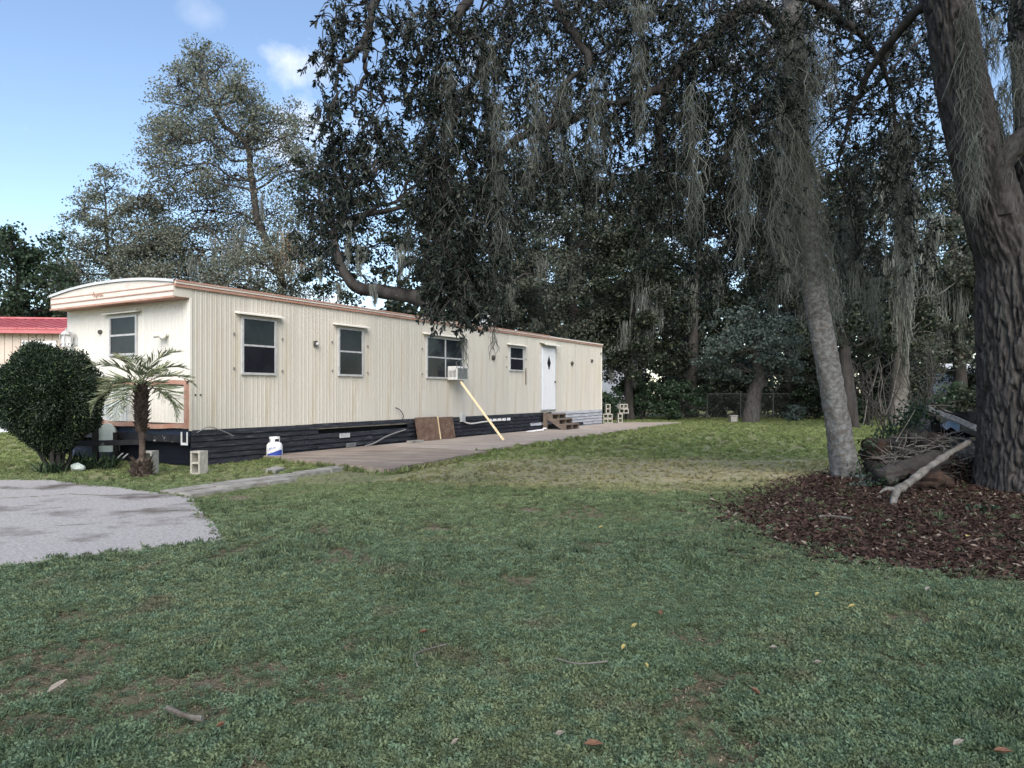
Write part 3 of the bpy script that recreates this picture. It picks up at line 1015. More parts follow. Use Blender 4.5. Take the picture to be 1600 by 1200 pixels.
# windows on the long wall
def window(px0, px1, py0, py1, split=True, double=False, awn=None, lower='screen', parent=home, front=False):
    if not front:
        u0, u1 = TU(px0), TU(px1)
        pc = (px0 + px1) / 2
        z1, z0 = zu(pc, py0), zu(pc, py1)
    else:
        u0, u1 = 0, abs(TS(px0) - TS(px1))
        pc = (px0 + px1) / 2
        z1, z0 = zs(pc, py0), zs(pc, py1)
    w = u1 - u0
    win = MB()
    fw = 0.045
    for (a, b, c, d) in ((0, w, z0, z0 + fw), (0, w, z1 - fw, z1), (0, fw, z0 + fw, z1 - fw), (w - fw, w, z0 + fw, z1 - fw)):
        win.box(a, b, -0.04, 0.01, c, d)
    fr = win.build('window', M['alum'], parent)
    if front:
        fr.rotation_euler = (0, 0, -math.pi / 2)
        fr.location = (-0.002, TS(px0), 0)
    else:
        fr.location = (u0, -0.006, 0)
    zm = (z0 + z1) / 2 + 0.01
    cols = [(fw, w - fw)] if not double else [(fw, w / 2 - 0.02), (w / 2 + 0.02, w - fw)]
    for a, b in cols:
        MB().box(a, b, -0.016, -0.010, zm + 0.018, z1 - fw).build('pane', M['glass'], fr)
        MB().box(a, b, -0.026, -0.020, z0 + fw, zm - 0.018).build('pane', M[lower], fr)
        MB().box(a, b, -0.034, 0.0, zm - 0.018, zm + 0.018).build('meeting_rail', M['alum'], fr)
    if double:
        MB().box(w / 2 - 0.02, w / 2 + 0.02, -0.036, 0.0, z0 + fw, z1 - fw).build('mullion', M['alum'], fr)
    # awning hood: a thin sloped metal sheet with a down-turned lip
    e = 0.13 if awn is None else awn
    mb = MB()
    zt = z1 + 0.085
    mb.quad((-e, 0.0, zt), (w + e, 0.0, zt), (w + e, -0.12, zt - 0.035), (-e, -0.12, zt - 0.035))
    mb.quad((-e, -0.12, zt - 0.035), (w + e, -0.12, zt - 0.035), (w + e, -0.122, zt - 0.055), (-e, -0.122, zt - 0.055))
    mb.quad((-e, 0.0, zt), (-e, -0.12, zt - 0.035), (-e, -0.122, zt - 0.055), (-e, 0.0, zt - 0.03))
    mb.quad((w + e, 0.0, zt), (w + e, 0.0, zt - 0.03), (w + e, -0.122, zt - 0.055), (w + e, -0.12, zt - 0.035))
    hood = mb.build('awning', M['siding_white'], fr)
    so = hood.modifiers.new('solid', 'SOLIDIFY')
    so.thickness = 0.006
    # small clips beside the window
    if not front:
        for cx_, cz in ((-0.17, z0 + 0.12), (w + 0.17, z0 + 0.10), (-0.17, z1 - 0.35), (w + 0.17, z1 - 0.38)):
            MB().box(cx_ - 0.014, cx_ + 0.014, -0.03, 0.0, cz - 0.02, cz + 0.02).build('awning_clip', M['greycable'], fr)
    return fr


window(376, 430, 497, 586)
window(527, 566, 513, 588, lower='glass')
window(665, 722, 528, 592, double=True, lower='glass')
window(795, 817, 542, 580)
window(214, 173, 492, 557, lower='glass', front=True) if False else window(173, 216, 493, 556, lower='glass', front=True)

# door with a diamond light
ud0, ud1 = TU(845), TU(866)
zd1, zd0 = zu(855, 544), zu(855, 640)
dw = ud1 - ud0
door = MB().box(0, dw, -0.045, 0.0, zd0, zd1).build('door', M['white'], home, bevel=0.006)
door.location = (ud0, -0.006, 0)
mb = MB()
for a, b, c, d in ((-0.05, 0, zd0 - 0.03, zd1 + 0.05), (dw, dw + 0.05, zd0 - 0.03, zd1 + 0.05), (0, dw, zd1 + 0.006, zd1 + 0.05), (0, dw, zd0 - 0.03, zd0 - 0.006)):
    mb.box(a, b, -0.03, 0.01, c, d)
mb.build('door_frame', M['alum'], door)
cz, cx_ = zd1 - 0.52, dw / 2
n0 = MB()
n0.v = [(cx_ - 0.13, -0.052, cz), (cx_, -0.052, cz - 0.25), (cx_ + 0.13, -0.052, cz), (cx_, -0.052, cz + 0.25),
        (cx_ - 0.13, -0.044, cz), (cx_, -0.044, cz - 0.25), (cx_ + 0.13, -0.044, cz), (cx_, -0.044, cz + 0.25)]
n0.f = [(0, 1, 2, 3), (0, 4, 5, 1), (1, 5, 6, 2), (2, 6, 7, 3), (3, 7, 4, 0)]
n0.build('diamond_pane', M['screen'], door)
kb = MB().tube([(dw - 0.09, -0.045, zd0 + 0.98), (dw - 0.09, -0.085, zd0 + 0.98), (dw - 0.09, -0.11, zd0 + 0.98)], [0.016, 0.034, 0.026], 10)
kb.build('door_knob', M['brass'], door, smooth=True)
mb = MB()
e, zt = 0.1, zd1 + 0.17
mb.quad((-e, 0.0, zt), (dw + e, 0.0, zt), (dw + e, -0.2, zt - 0.05), (-e, -0.2, zt - 0.05))
mb.quad((-e, -0.2, zt - 0.05), (dw + e, -0.2, zt - 0.05), (dw + e, -0.205, zt - 0.09), (-e, -0.205, zt - 0.09))
hd = mb.build('awning', M['siding_white'], door)
hd.modifiers.new('solid', 'SOLIDIFY').thickness = 0.006

# small fittings on the long wall
u, z = TU(492), zu(492, 537)
pl = MB().box(u - 0.055, u + 0.055, -0.05, -0.002, z - 0.06, z + 0.06).build('light_plate', M['brass'], home, bevel=0.01)
MB().lathe([(0.035, 0), (0.045, 0.03), (0.02, 0.06)], 10).build('lamp_socket', M['alum'], pl).matrix_local = Matrix.Translation((u + 0.012, -0.05, z - 0.01)) @ Matrix.Rotation(math.radians(90), 4, 'X')
for px, py, rr in ((770, 559, 0.085), (893, 568, 0.085), (924, 564, 0.07), (938, 552, 0.04)):
    u, z = TU(px), zu(px, py)
    MB().tube([(u, -0.002, z), (u, -0.05, z), (u, -0.07, z - 0.01)], [rr, rr * 0.9, rr * 0.55], 14).build('wall_vent', M['brass' if rr > .05 else 'greycable'], home)
# rust screw-streak bars and wires
for px, py0, py1 in ((821, 578, 601), (866.5, 600, 615)):
    u = TU(px)
    MB().box(u - 0.012, u + 0.012, -0.03, -0.0, zu(px, py1), zu(px, py0)).build('rust_strip', M['rust'], home)
for px, py in ((305, 617), (313, 617)):
    u, z = TU(px), zu(px, py)
    MB().tube([(u, 0, z), (u, -0.02, z)], 0.016, 8).build('bolt', M['cable'], home)
pts = [(TU(617), -0.02, zu(617, 637)), (TU(621), -0.07, zu(621, 640)), (TU(626), -0.08, zu(626, 648)), (TU(627), -0.05, zu(627, 655))]
MB().tube(smooth_path(pts, 5), 0.011, 6).build('wire', M['cable'], home)
pts = [(TU(306), -0.03, zu(306, 676)), (TU(322), -0.07, zu(322, 667)), (TU(340), -0.09, zu(340, 672)), (TU(360), -0.1, zu(360, 681))]
MB().tube(smooth_path(pts, 5), 0.009, 6).build('wire', M['greycable'], home)
u = TU(720)
MB().box(u - 0.09, u + 0.10, -0.10, 0.0, zu(720, 659), zu(720, 646)).build('meter_box', M['alum'], home, bevel=0.01)
pts = [(u + 0.06, -0.05, zu(720, 659)), (u + 0.4, -0.09, 0.46), (u + 1.2, -0.07, 0.49), (u + 2.2, -0.06, 0.5)]
MB().tube(smooth_path(pts, 4), 0.02, 6).build('conduit', M['pvc'], home)
u = TU(775)
for k in range(5):
    MB().box(u - 0.55 + k * 0.28, u - 0.55 + k * 0.28 + 0.20, -0.062, -0.05, 0.48, 0.56).build('tape_strip', M['white'], home)

# skirting: rows of separate boards along the long side
MB().box(0.1, LEN - 0.08, 0.14, WID - 0.1, 0.02, 0.60).build('underside', M['dark'], home)
rr = random.Random(5)
rows = 6
zh = (ZB + 0.01 - 0.02) / rows
for k in range(rows):
    u = 0.0
    z0 = 0.02 + k * zh
    while u < LEN - 0.1:
        ln = min(rr.uniform(2.1, 3.4), LEN - u)
        if LEN - u - ln < 0.6: ln = LEN - u
        mid = u + ln / 2
        white = u > TU(826) - 0.2 and (k > 1 or u > TU(880))
        skip = (k == rows - 2) and (TU(543) < mid < TU(630))
        if not skip:
            tl = rr.uniform(-0.012, 0.012)
            mb = MB()
            a0, a1 = -0.035 - rr.uniform(0, .012), -0.012
            top = z0 + zh - rr.uniform(0.006, 0.014)
            # clapboard: lower edge stands proud, upper edge tucks back
            n1 = 6
            for i in range(n1):
                x0, x1 = ln * i / n1, ln * (i + 1) / n1 - (0.008 if i == n1 - 1 else 0)
                w0, w1 = tl * i / n1, tl * (i + 1) / n1
                j0 = rr.uniform(-.004, .004)
                mb.quad((x0, a0, z0 + w0), (x1, a0 + j0, z0 + w1), (x1, a1, top + w1), (x0, a1, top + w0))
                mb.quad((x0, 0.0, z0 + w0), (x1, 0.0, z0 + w1), (x1, a0 + j0, z0 + w1), (x0, a0, z0 + w0))
                mb.quad((x0, a1, top + w0), (x1, a1, top + w1), (x1, 0.0, top + w1), (x0, 0, top + w0))
            o = mb.build('skirting_board', M['skirt_white'] if white else M['skirt'], home)
            o.location = (u, 0.0, 0)
        u += ln
# pale patches screwed on the skirting
for px, z in ((528, 0.33), (538, 0.10)):
    u = TU(px)
    MB().box(u, u + 0.32, -0.066, -0.05, z, z + 0.10).build('patch_plate', M['acgrey'] if z < .2 else M['alum'], home)
# front skirting, set back under the frame
for k in range(4):
    o = MB().box(0.10, 0.13, 0.02, WID, 0.02 + k * 0.105, 0.02 + k * 0.105 + 0.098).build('skirting_board', M['skirt_blue'], home)
MB().box(-0.03, 0.06, 0.02, WID + 0.1, 0.44, 0.575).build('front_beam', M['steel'], home)
MB().box(-0.015, 0.05, 0.02, WID, 0.578, 0.70).build('front_band', M['skirt_blue'], home)
for a, b, c, d in ((0.01, 0.20, 0.40, 0.445), (0.17, 0.20, 0.445, 0.64), (0.01, 0.035, 0.445, 0.64)):
    MB().box(-0.05, -0.036, a, b, c, d).build('corner_paint', M['white'], home)

# tow tongue at the front left of the end wall
for s in (-1, 1):
    mb = MB()
    yb = WID * 0.62
    mb.tube([(0.05, yb + s * 1.0, 0.40), (-1.15, yb + s * 0.05, 0.40)], 0.07, 4)
    mb.build('tow_beam', M['steel'], home)
MB().tube([(-1.0, WID * 0.62, 0.02), (-1.0, WID * 0.62, 0.80)], 0.055, 10).build('tongue_jack', M['steel'], home)
# coach lantern on the end wall
s, z = TS(116), zs(116, 533)
lan = MB()
for a, b in ((-1, -1), (1, -1), (1, 1), (-1, 1)):
    lan.tube([(-0.16 + a * 0.07, s + b * 0.07, z - 0.12), (-0.16 + a * 0.085, s + b * 0.085, z + 0.12)], 0.009, 5)
lan.box(-0.24, -0.08, s - 0.08, s + 0.08, z - 0.135, z - 0.12)
lan.lathe([(0.12, 0), (0.06, 0.07), (0.015, 0.10), (0.02, 0.14)], 8, (-0.16, s, z + 0.12))
lan.tube([(0.0, s - 0.10, z + 0.0), (-0.05, s - 0.12, z + 0.13), (-0.11, s - 0.06, z + 0.19), (-0.16, s, z + 0.20)], 0.012, 6)
lan.box(-0.02, 0.0, s - 0.16, s - 0.05, z - 0.10, z + 0.08)
wl_ = lan.build('wall_lantern', M['alum'], home)
MB().box(-0.22, -0.10, s - 0.06, s + 0.06, z - 0.11, z + 0.11).build('lantern_glass', M['white'], wl_)
# twin flood lamp / vent fitting near the corner of the end wall
s, z = TS(262), zs(262, 522)
fl = MB()
fl.tube([(0, s, z), (-0.04, s, z)], 0.06, 12)
fl.tube([(-0.04, s, z), (-0.10, s + 0.05, z - 0.02), (-0.18, s + 0.14, z - 0.03)], [0.03, 0.04, 0.055], 10)
fl.tube([(-0.04, s, z), (-0.10, s - 0.03, z - 0.05), (-0.15, s - 0.02, z - 0.09)], [0.03, 0.04, 0.05], 10)
fl.build('flood_lamp', M['pvc'], home, smooth=True)
s, z = TS(158), zs(158, 519)
MB().tube([(0, s, z), (-0.05, s, z)], [0.05, 0.04], 10).build('wall_knob', M['brass'], home)

# ------------------------------------------------------------------ air conditioner and its prop
u0, u1 = TU(697), TU(714)
zc0, zc1 = zu(709, 594), zu(709, 573)
acr = empty('air_conditioner', W2((u0 + u1) / 2, -0.05, zc0), ANG, 'dirty white air conditioner sagging out of the wide window', 'air conditioner')
w, h = (u1 - u0), (zc1 - zc0)
bodyc = MB().box(-w / 2, w / 2, -0.32, 0.0, 0, h).build('case', M['acwhite'], acr, bevel=0.012)
for k in range(9):
    MB().box(-w / 2 + 0.03, w / 2 - 0.03, -0.33, -0.321, 0.04 + k * (h - .08) / 9, 0.04 + (k + 0.6) * (h - .08) / 9).build('grille_slat', M['acgrey'], acr)
for k in range(6):
    MB().box(-w / 2 - 0.006, -w / 2 + 0.0, -0.29 + k * 0.045, -0.27 + k * 0.045, 0.08, h - 0.12).build('side_louver', M['acgrey'], acr)
a = W2((u0 + u1) / 2 + 0.0, -0.29, zc0 - 0.03)
b = G(787, 688, SLAB_Z)
prop = MB().tube([a - b, (a - b) * 0.5 + Vector((0, 0, -0.004)), Vector((0, 0, 0))], 0.042, 4)
tag(prop.build('wooden_prop', M['pole']), 'long pale lumber prop slanting from the air conditioner down to the patio', 'pole').location = b

# ------------------------------------------------------------------ rusty sheet, steps, debris
ua, ub, uc = TU(644), TU(678), TU(702)
rs = empty('rusty_sheet', W2(ua, -0.2, SLAB_Z), ANG, 'folded rusty brown metal sheet leaning on the black skirting', 'metal sheet')
ub -= ua
uc -= ua
mb = MB().box(-0.02, ub, -0.012, 0.0, 0.0, 0.62)
pn = mb.build('sheet', M['rust'], rs)
pn.rotation_euler = (math.radians(-10), 0, 0)
pn2 = MB().box(ub + 0.03, uc, -0.012, 0.0, 0.0, 0.60).build('sheet', M['rust'], rs)
pn2.rotation_euler = (math.radians(-10), 0, 0)
bat = MB().box(ub + 0.004, ub + 0.026, -0.03, -0.005, 0.0, 0.63).build('batten', M['pole'], rs)
bat.rotation_euler = (math.radians(-10), 0, 0)

us = TU(858)
st = empty('wooden_steps', W2(us - 0.55, -0.12, SLAB_Z), ANG, 'weathered brown open wooden steps below the white door', 'steps')
wd = 1.05
for k, (out, zt) in enumerate(((0.30, 0.53), (0.56, 0.36), (0.82, 0.19))):
    MB().box(0, wd, -out, -out + 0.30, zt - 0.04, zt).build('tread', M['oldwood'], st)
    MB().box(0.002, wd - 0.002, -out + 0.255, -out + 0.275, max(0.0, zt - 0.21), zt - 0.041).build('shade_board', M['dark'], st)  # dark board added to paint the shade inside each step opening
    for x in (0.0, wd / 2 - 0.02, wd - 0.05):
        MB().box(x, x + 0.045, -out + 0.01, -out + 0.25, 0 if k == 2 else zt - 0.17, zt - 0.041).build('riser_post', M['oldwood'], st)
mb = MB()
mb.v = [(-0.003, -0.84, 0.0), (-0.003, -0.66, 0.0), (-0.003, 0.0, 0.42), (-0.003, 0.0, 0.53), (-0.003, -0.10, 0.53)]
mb.v += [(x - 0.045, y, z) for x, y, z in mb.v]
mb.f = [(0, 1, 2, 3, 4), (9, 8, 7, 6, 5)] + [(i, i + 5, (i + 1) % 5 + 5, (i + 1) % 5) for i in range(5)]
mb.build('stringer', M['oldwood'], st)
MB().box(-0.12, -0.0, -0.12, 0.0, 0.0, 0.58).build('post', M['oldwood'], st)

u = TU(818)
o = MB().box(-0.30, 0.30, -0.05, 0.05, 0, 0.035).build('scrap_board', M['white'])
o.location = W2(u, -0.42, SLAB_Z)
o.rotation_euler = (0, math.radians(-6), ANG - 0.7)
tag(o, 'short white scrap board lying on the patio before the steps', 'board')
o = MB().box(-0.16, 0.16, -0.06, 0.06, 0, 0.05).build('scrap_block', M['white'])
o.location = W2(u + 0.95, -0.30, SLAB_Z)
o.rotation_euler = (0, math.radians(10), ANG + 0.4)
tag(o, 'small white scrap wedge lying next to the wooden steps', 'scrap')
pts = [W2(TU(560), -0.22, 0.115), W2(TU(575), -0.20, 0.16), W2(TU(600), -0.12, 0.30), W2(TU(630), -0.08, 0.42)]
o = MB().tube(smooth_path(pts, 6), 0.017, 7).build('grey_hose', M['greycable'])
tag(o, 'thin grey hose running along the black skirting to the rusty sheet', 'hose')
o = MB().box(-0.24, 0.24, -0.09, 0.09, 0, 0.05).build('concrete_scrap', M['paver'])
o.location = W2(TU(633), -0.33, SLAB_Z)
o.rotation_euler = (0, 0, ANG)
tag(o, 'flat concrete scrap on the patio in front of the rusty sheet', 'concrete')

# ------------------------------------------------------------------ propane tank and water post
tp = G(429, 719)
tank = empty('propane_tank', (tp.x, tp.y, 0.0), 0, 'white propane tank with a blue slanted label by the skirting', 'propane tank')
mb = MB().lathe([(0.11, 0.0), (0.11, 0.03), (0.13, 0.03), (0.15, 0.06), (0.157, 0.10), (0.157, 0.27), (0.148, 0.315), (0.12, 0.35), (0.07, 0.37), (0.03, 0.375)], 32)
mb.build('body', M['tankwhite'], tank, smooth=True)
# collar with two openings
for a0, a1, z0, z1 in ((0, 360, 0.43, 0.47), (250, 290, 0.36, 0.431), (10, 50, 0.36, 0.431), (130, 170, 0.36, 0.431)):
    mb = MB()
    k = max(2, int((a1 - a0) / 15))
    for i in range(k):
        t0, t1 = math.radians(a0 + (a1 - a0) * i / k), math.radians(a0 + (a1 - a0) * (i + 1) / k)
        for r0_, r1_ in ((0.105, 0.100),):
            A_, B_ = (math.cos(t0), math.sin(t0)), (math.cos(t1), math.sin(t1))
            mb.quad((A_[0] * r0_, A_[1] * r0_, z0), (B_[0] * r0_, B_[1] * r0_, z0), (B_[0] * r0_, B_[1] * r0_, z1), (A_[0] * r0_, A_[1] * r0_, z1))
            mb.quad((B_[0] * r1_, B_[1] * r1_, z0), (A_[0] * r1_, A_[1] * r1_, z0), (A_[0] * r1_, A_[1] * r1_, z1), (B_[0] * r1_, B_[1] * r1_, z1))
            mb.quad((A_[0] * r0_, A_[1] * r0_, z1), (B_[0] * r0_, B_[1] * r0_, z1), (B_[0] * r1_, B_[1] * r1_, z1), (A_[0] * r1_, A_[1] * r1_, z1))
    mb.build('collar', M['tankwhite'], tank)
MB().tube([(0, 0, 0.37), (0, 0, 0.425)], 0.03, 10).build('valve', M['brass'], tank)
# label: blue lower field under a rising diagonal, wrapped round the body
view = math.atan2(-tp.y, -tp.x)


def wrap(xx, zz, R_=0.159):
    a = view + xx / 0.159
    return (R_ * math.cos(a), R_ * math.sin(a), zz)


mb = MB()
for i in range(20):
    x0, x1 = -0.17 + 0.34 * i / 20, -0.17 + 0.34 * (i + 1) / 20
    t = lambda x: 0.125 + (x + 0.17) * 0.33
    mb.quad(wrap(x0, 0.105), wrap(x1, 0.105), wrap(x1, min(t(x1), 0.215)), wrap(x0, min(t(x0), 0.215)))
mb.build('label_field', M['tankblue'], tank)


def wrapped_text(body, x, z, size, slope, m, R_, parent):
    cu = bpy.data.curves.new('lettering', 'FONT')
    cu.body = body
    cu.size = size
    cu.shear = 0.3
    cu.resolution_u = 3
    to = bpy.data.objects.new('lettering_source', cu)
    col.objects.link(to)
    dg = bpy.context.evaluated_depsgraph_get()
    me = bpy.data.meshes.new_from_object(to.evaluated_get(dg))
    bpy.data.objects.remove(to)
    for v_ in me.vertices:
        v_.co = wrap(x + v_.co.x, z + v_.co.y + slope * v_.co.x, R_)
    me.materials.clear()
    return link_mesh('lettering', me, m, parent)


wrapped_text('blue', -0.13, 0.205, 0.085, 0.30, M['tankblue'], 0.160, tank)
wrapped_text('rhino', -0.145, 0.145, 0.085, 0.30, M['tankwhite'], 0.1615, tank)
wp = G(410, 718)
post = empty('water_post', (wp.x, wp.y + 0.1, 0), 0, 'thin grey post with a white plastic spigot next to the propane tank', 'post')
MB().box(-0.025, 0.025, -0.02, 0.02, 0, 0.84).build('stake', M['greywood'], post)
MB().tube([(0.045, -0.04, 0), (0.045, -0.04, 0.42), (0.04, -0.05, 0.46), (-0.06, -0.07, 0.42), (-0.10, -0.08, 0.36)], [0.022, 0.022, 0.026, 0.028, 0.02], 8).build('spigot', M['pvc'], post, smooth=True)
o = MB().box(-0.22, 0.22, -0.16, 0.16, 0, 0.05).build('stepping_stone', M['paver'])
o.location = (wp.x - 0.05, wp.y + 0.02, 0.0)
tag(o, 'low concrete stone at the foot of the water post', 'stone')

# ------------------------------------------------------------------ cinder blocks
def block_mesh():
    mb = MB()
    L_, H_, D_ = 0.395, 0.195, 0.195       # long axis x, holes run along y
    t = 0.034
    mb.box(-L_ / 2, L_ / 2, -D_ / 2, D_ / 2, 0, t)
    mb.box(-L_ / 2, L_ / 2, -D_ / 2, D_ / 2, H_ - t, H_)
    for x0 in (-L_ / 2, -t / 2, L_ / 2 - t):
        mb.box(x0 + (0.001 if x0 < 0 and x0 < -.1 else 0), x0 + t - (0.001 if x0 > .1 else 0), -D_ / 2 + 0.002, D_ / 2 - 0.002, t - 0.001, H_ - t + 0.001)
    return mb.mesh('cinder_block')


blk = block_mesh()


def block(loc, rz, upright, label, group):
    o = link_mesh('cinder_block', blk, M['block'])
    o.location = loc
    if upright:
        o.rotation_euler = Matrix.Rotation(rz, 3, 'Z').to_euler()
        m = Matrix.Translation(Vector(loc)) @ Matrix.Rotation(rz, 4, 'Z') @ Matrix.Translation((0.0975, 0, 0.1975)) @ Matrix.Rotation(math.radians(-90), 4, 'Y')
        o.matrix_world = m
    else:
        o.rotation_euler = (0, 0, rz)
    tag(o, label, 'cinder block', group)
    bv = o.modifiers.new('bevel', 'BEVEL')
    bv.width = 0.004
    bv.segments = 1
    return o


p = G(309, 741)
block((p.x, p.y + 0.05, -0.01), math.radians(-18), True, 'upright grey cinder block standing alone at the corner of the home', 'cinder blocks at the front end')
p = G(222, 743)
block((p.x, p.y + 0.25, -0.01), math.radians(-6), True, 'upright grey cinder block standing just behind the palm trunk', 'cinder blocks at the front end')
sz = SLAB_Z - 0.004
fa = math.radians(6)
specs = [
    (949, 29.3, 0.0, 0.0, 'bottom cinder block of the stack touching the far corner of the home', False),
    (949, 29.3, 0.2, 0.04, 'middle cinder block of the stack touching the far corner of the home', False),
    (949.5, 29.3, 0.4, 0.02, 'top cinder block of the stack touching the far corner of the home', True),
    (968.5, 29.6, 0.0, 0.0, 'upright bottom cinder block of the outer stack on the patio', True),
    (974.5, 29.7, 0.4, -0.1, 'cinder block lying second in the outer stack on the patio', False),
    (973, 29.7, 0.6, 0.35, 'askew topmost cinder block of the outer stack on the patio', False),
]
for px, Y, dz, rz, lab, up in specs:
    p = P(px, 614, Y)
    block((p.x, p.y, sz + dz), fa + rz, up, lab, 'cinder blocks stacked at the far end')

# ------------------------------------------------------------------ neighbour's house
nb = empty('neighbor_house', P(20, 614, 24.0) - Vector((0, 0, CAMH - 0.28)), math.radians(7), 'beige ribbed house with a red metal roof behind the round bush', 'house')
NBx0, NBx1 = -9.0, 7.5
v, f = [], []
MB().box(NBx0, NBx1, 0.05, 6.0, 0.75, 3.12).build('wall_core', M['beige'], nb)
u = NBx0
while u < NBx1:
    MB().box(u, u + 0.235, 0.0, 0.05, 0.75, 3.10).build('siding_plank', M['beige'], nb)
    u += 0.25
rf = MB().box(NBx0 - 0.3, NBx1 + 0.3, -0.30, -0.27, 3.07, 3.26).build('roof', M['redroof'], nb)
a = math.atan2(0.74, 3.3)
mb = MB()
mb.quad((NBx0 - 0.3, -0.32, 3.22), (NBx1 + 0.3, -0.32, 3.22), (NBx1 + 0.3, 3.0, 3.86), (NBx0 - 0.3, 3.0, 3.86))
mb.quad((NBx0 - 0.3, 3.0, 3.86), (NBx1 + 0.3, 3.0, 3.86), (NBx1 + 0.3, 6.3, 3.22), (NBx0 - 0.3, 6.3, 3.22))
mb.build('roof_sheet', M['redroof'], rf).modifiers.new('solid', 'SOLIDIFY').thickness = 0.03
u = NBx0
while u < NBx1 + 0.2:
    MB().tube([(u, -0.325, 3.235), (u, 3.0, 3.875)], 0.028, 4).build('roof_rib', M['redroof'], rf)
    u += 0.3
MB().box(NBx0 - 0.3, NBx1 + 0.3, 2.85, 3.15, 3.86, 3.92).build('ridge_cap', M['redroof'], rf)
wx = 0.30
wf = MB()
for a_, b_, c_, d_ in ((wx, wx + 1.1, 1.7, 1.82), (wx, wx + 1.1, 2.72, 2.84), (wx, wx + 0.14, 1.82, 2.72), (wx + 0.96, wx + 1.1, 1.82, 2.72)):
    wf.box(a_, b_, -0.05, -0.002, c_, d_)
wo = wf.build('window', M['white'], nb)
MB().box(wx + 0.14, wx + 0.96, -0.02, -0.004, 1.82, 2.72).build('pane', M['blind'], wo)
u = NBx0
while u < NBx1:
    MB().box(u, u + 0.16, -0.03, 0.0, -0.3, 0.75).build('skirt_panel', M['greywhite'], nb)
    u += 0.175

# ------------------------------------------------------------------ mailbox-like pale green cover and bits by the hitch
mp = G(147, 725)
mbx = empty('metal_cover', (mp.x, mp.y + 0.5, 0), math.radians(15), 'pale green rounded metal cover on dark posts beside the hitch', 'metal cover')
mb = MB()
for i in range(10):
    a0, a1 = math.pi * i / 10, math.pi * (i + 1) / 10
    q = lambda a: (0.16 * math.cos(a), 0.55 + 0.20 * math.sin(a))
    (x0, z0), (x1, z1) = q(a0), q(a1)
    mb.quad((x0, -0.15, z0), (x0, 0.2, z0), (x1, 0.2, z1), (x1, -0.15, z1))
    mb.quad((x0, -0.15, z0), (x1, -0.15, z1), (x1, -0.15, 0.2), (x0, -0.15, 0.2))
mb.box(-0.16, 0.16, -0.149, 0.2, 0.2, 0.55)
mb.build('shell', M['palegreen'], mbx)
MB().box(-0.24, -0.14, -0.22, -0.12, 0, 0.80).build('leg', M['dark'], mbx)
MB().box(0.12, 0.20, -0.20, -0.12, 0, 0.58).build('leg', M['dark'], mbx)
o = MB().tube([(0, 0, 0), (0.10, 0.02, 0.01), (0.22, 0.0, 0.0)], [0.05, 0.09, 0.03], 7, jit=0.5).build('plastic_bag', M['palegreen'])
p = G(112, 737)
o.location = (p.x, p.y, 0.07)
tag(o, 'crumpled pale plastic bag at the foot of the round bush', 'bag')
for k, (x0, y0, x1, y1) in enumerate(((170, 728, 192, 708), (178, 728, 200, 709))):
    Y = 12.95
    o = MB().tube([P(x0, y0, Y), P(x1, y1, Y)], 0.012, 6).build('thin_rod', M['alum'])
    tag(o, ('left' if k == 0 else 'right') + ' one of two thin metal rods leaning under the front beam', 'rod', 'rods under the front beam')

# ------------------------------------------------------------------ chain link fence and buildings beyond
FY = 36.4
fen = empty('chain_link_fence', P(1160, 614, FY) - Vector((0, 0, CAMH)), 0, 'grey chain link fence with thin posts along the back hedge', 'fence')
bx = fen.location.x
for px in (1002, 1053, 1105, 1157, 1208, 1260, 1312):
    x = (px - 800) / F * FY - bx
    MB().tube([(x, 0, -0.1), (x, 0, 1.35)], 0.03, 6).build('post', M['fencewire'], fen)
x0, x1 = (1002 - 800) / F * FY - bx, (1312 - 800) / F * FY - bx
MB().tube([(x0, 0, 1.30), (x1, 0, 1.30)], 0.018, 6).build('top_rail', M['fencewire'], fen)
mb = MB()
x = x0
while x < x1:
    for s in (-1, 1):
        a, b = (x, -0.01 * s, 0.05), (x + s * 1.2, -0.01 * s, 1.25)
        if x0 <= b[0] <= x1:
            mb.quad((a[0] - .004, a[1], a[2]), (a[0] + .004, a[1], a[2]), (b[0] + .004, b[1], b[2]), (b[0] - .004, b[1], b[2]))
    x += 0.12
tag(mb.build('wire_mesh', M['fencewire'], fen), kind='stuff')

fh = empty('far_house', P(975, 614, 50.0) - Vector((0, 0, CAMH)), 0, 'pale house glimpsed through the trees past the end of the home', 'house')
MB().box(-4.6, 1.6, 0, 6, 0.4, 4.2).build('wall', M['greywhite'], fh)
mb = MB()
mb.quad((-5.0, -0.4, 4.1), (2.0, -0.4, 4.1), (2.0, 3, 5.4), (-5.0, 3, 5.4))
mb.quad((-5.0, 3, 5.4), (2.0, 3, 5.4), (2.0, 6.4, 4.1), (-5.0, 6.4, 4.1))
mb.build('roof', M['roof'], fh).modifiers.new('solid', 'SOLIDIFY').thickness = 0.1
rl = MB().box(0.0, 2.2, -1.52, -1.46, 1.85, 1.92).build('railing', M['cable'], fh)
for k in range(12):
    MB().box(0.02 + k * 0.19, 0.06 + k * 0.19, -1.51, -1.47, 0.9, 1.85).build('baluster', M['cable'], rl)
MB().box(-0.2, 2.4, -1.6, 0, 0.75, 0.9).build('deck', M['oldwood'], fh)
MB().box(-3.2, -2.2, -0.03, 0.0, 1.4, 2.6).build('window', M['blind'], fh)
sh = empty('far_shed', P(1520, 614, 41.0) - Vector((0, 0, CAMH)), 0.2, 'pale blue-grey shed glimpsed between the brush and the big oak', 'shed')
MB().box(-0.9, 2.6, 0, 3, 0.0, 2.5).build('wall', M['greywhite'], sh)
mb = MB()
mb.quad((-1.1, -0.2, 2.45), (2.8, -0.2, 2.45), (2.8, 1.5, 3.1), (-1.1, 1.5, 3.1))
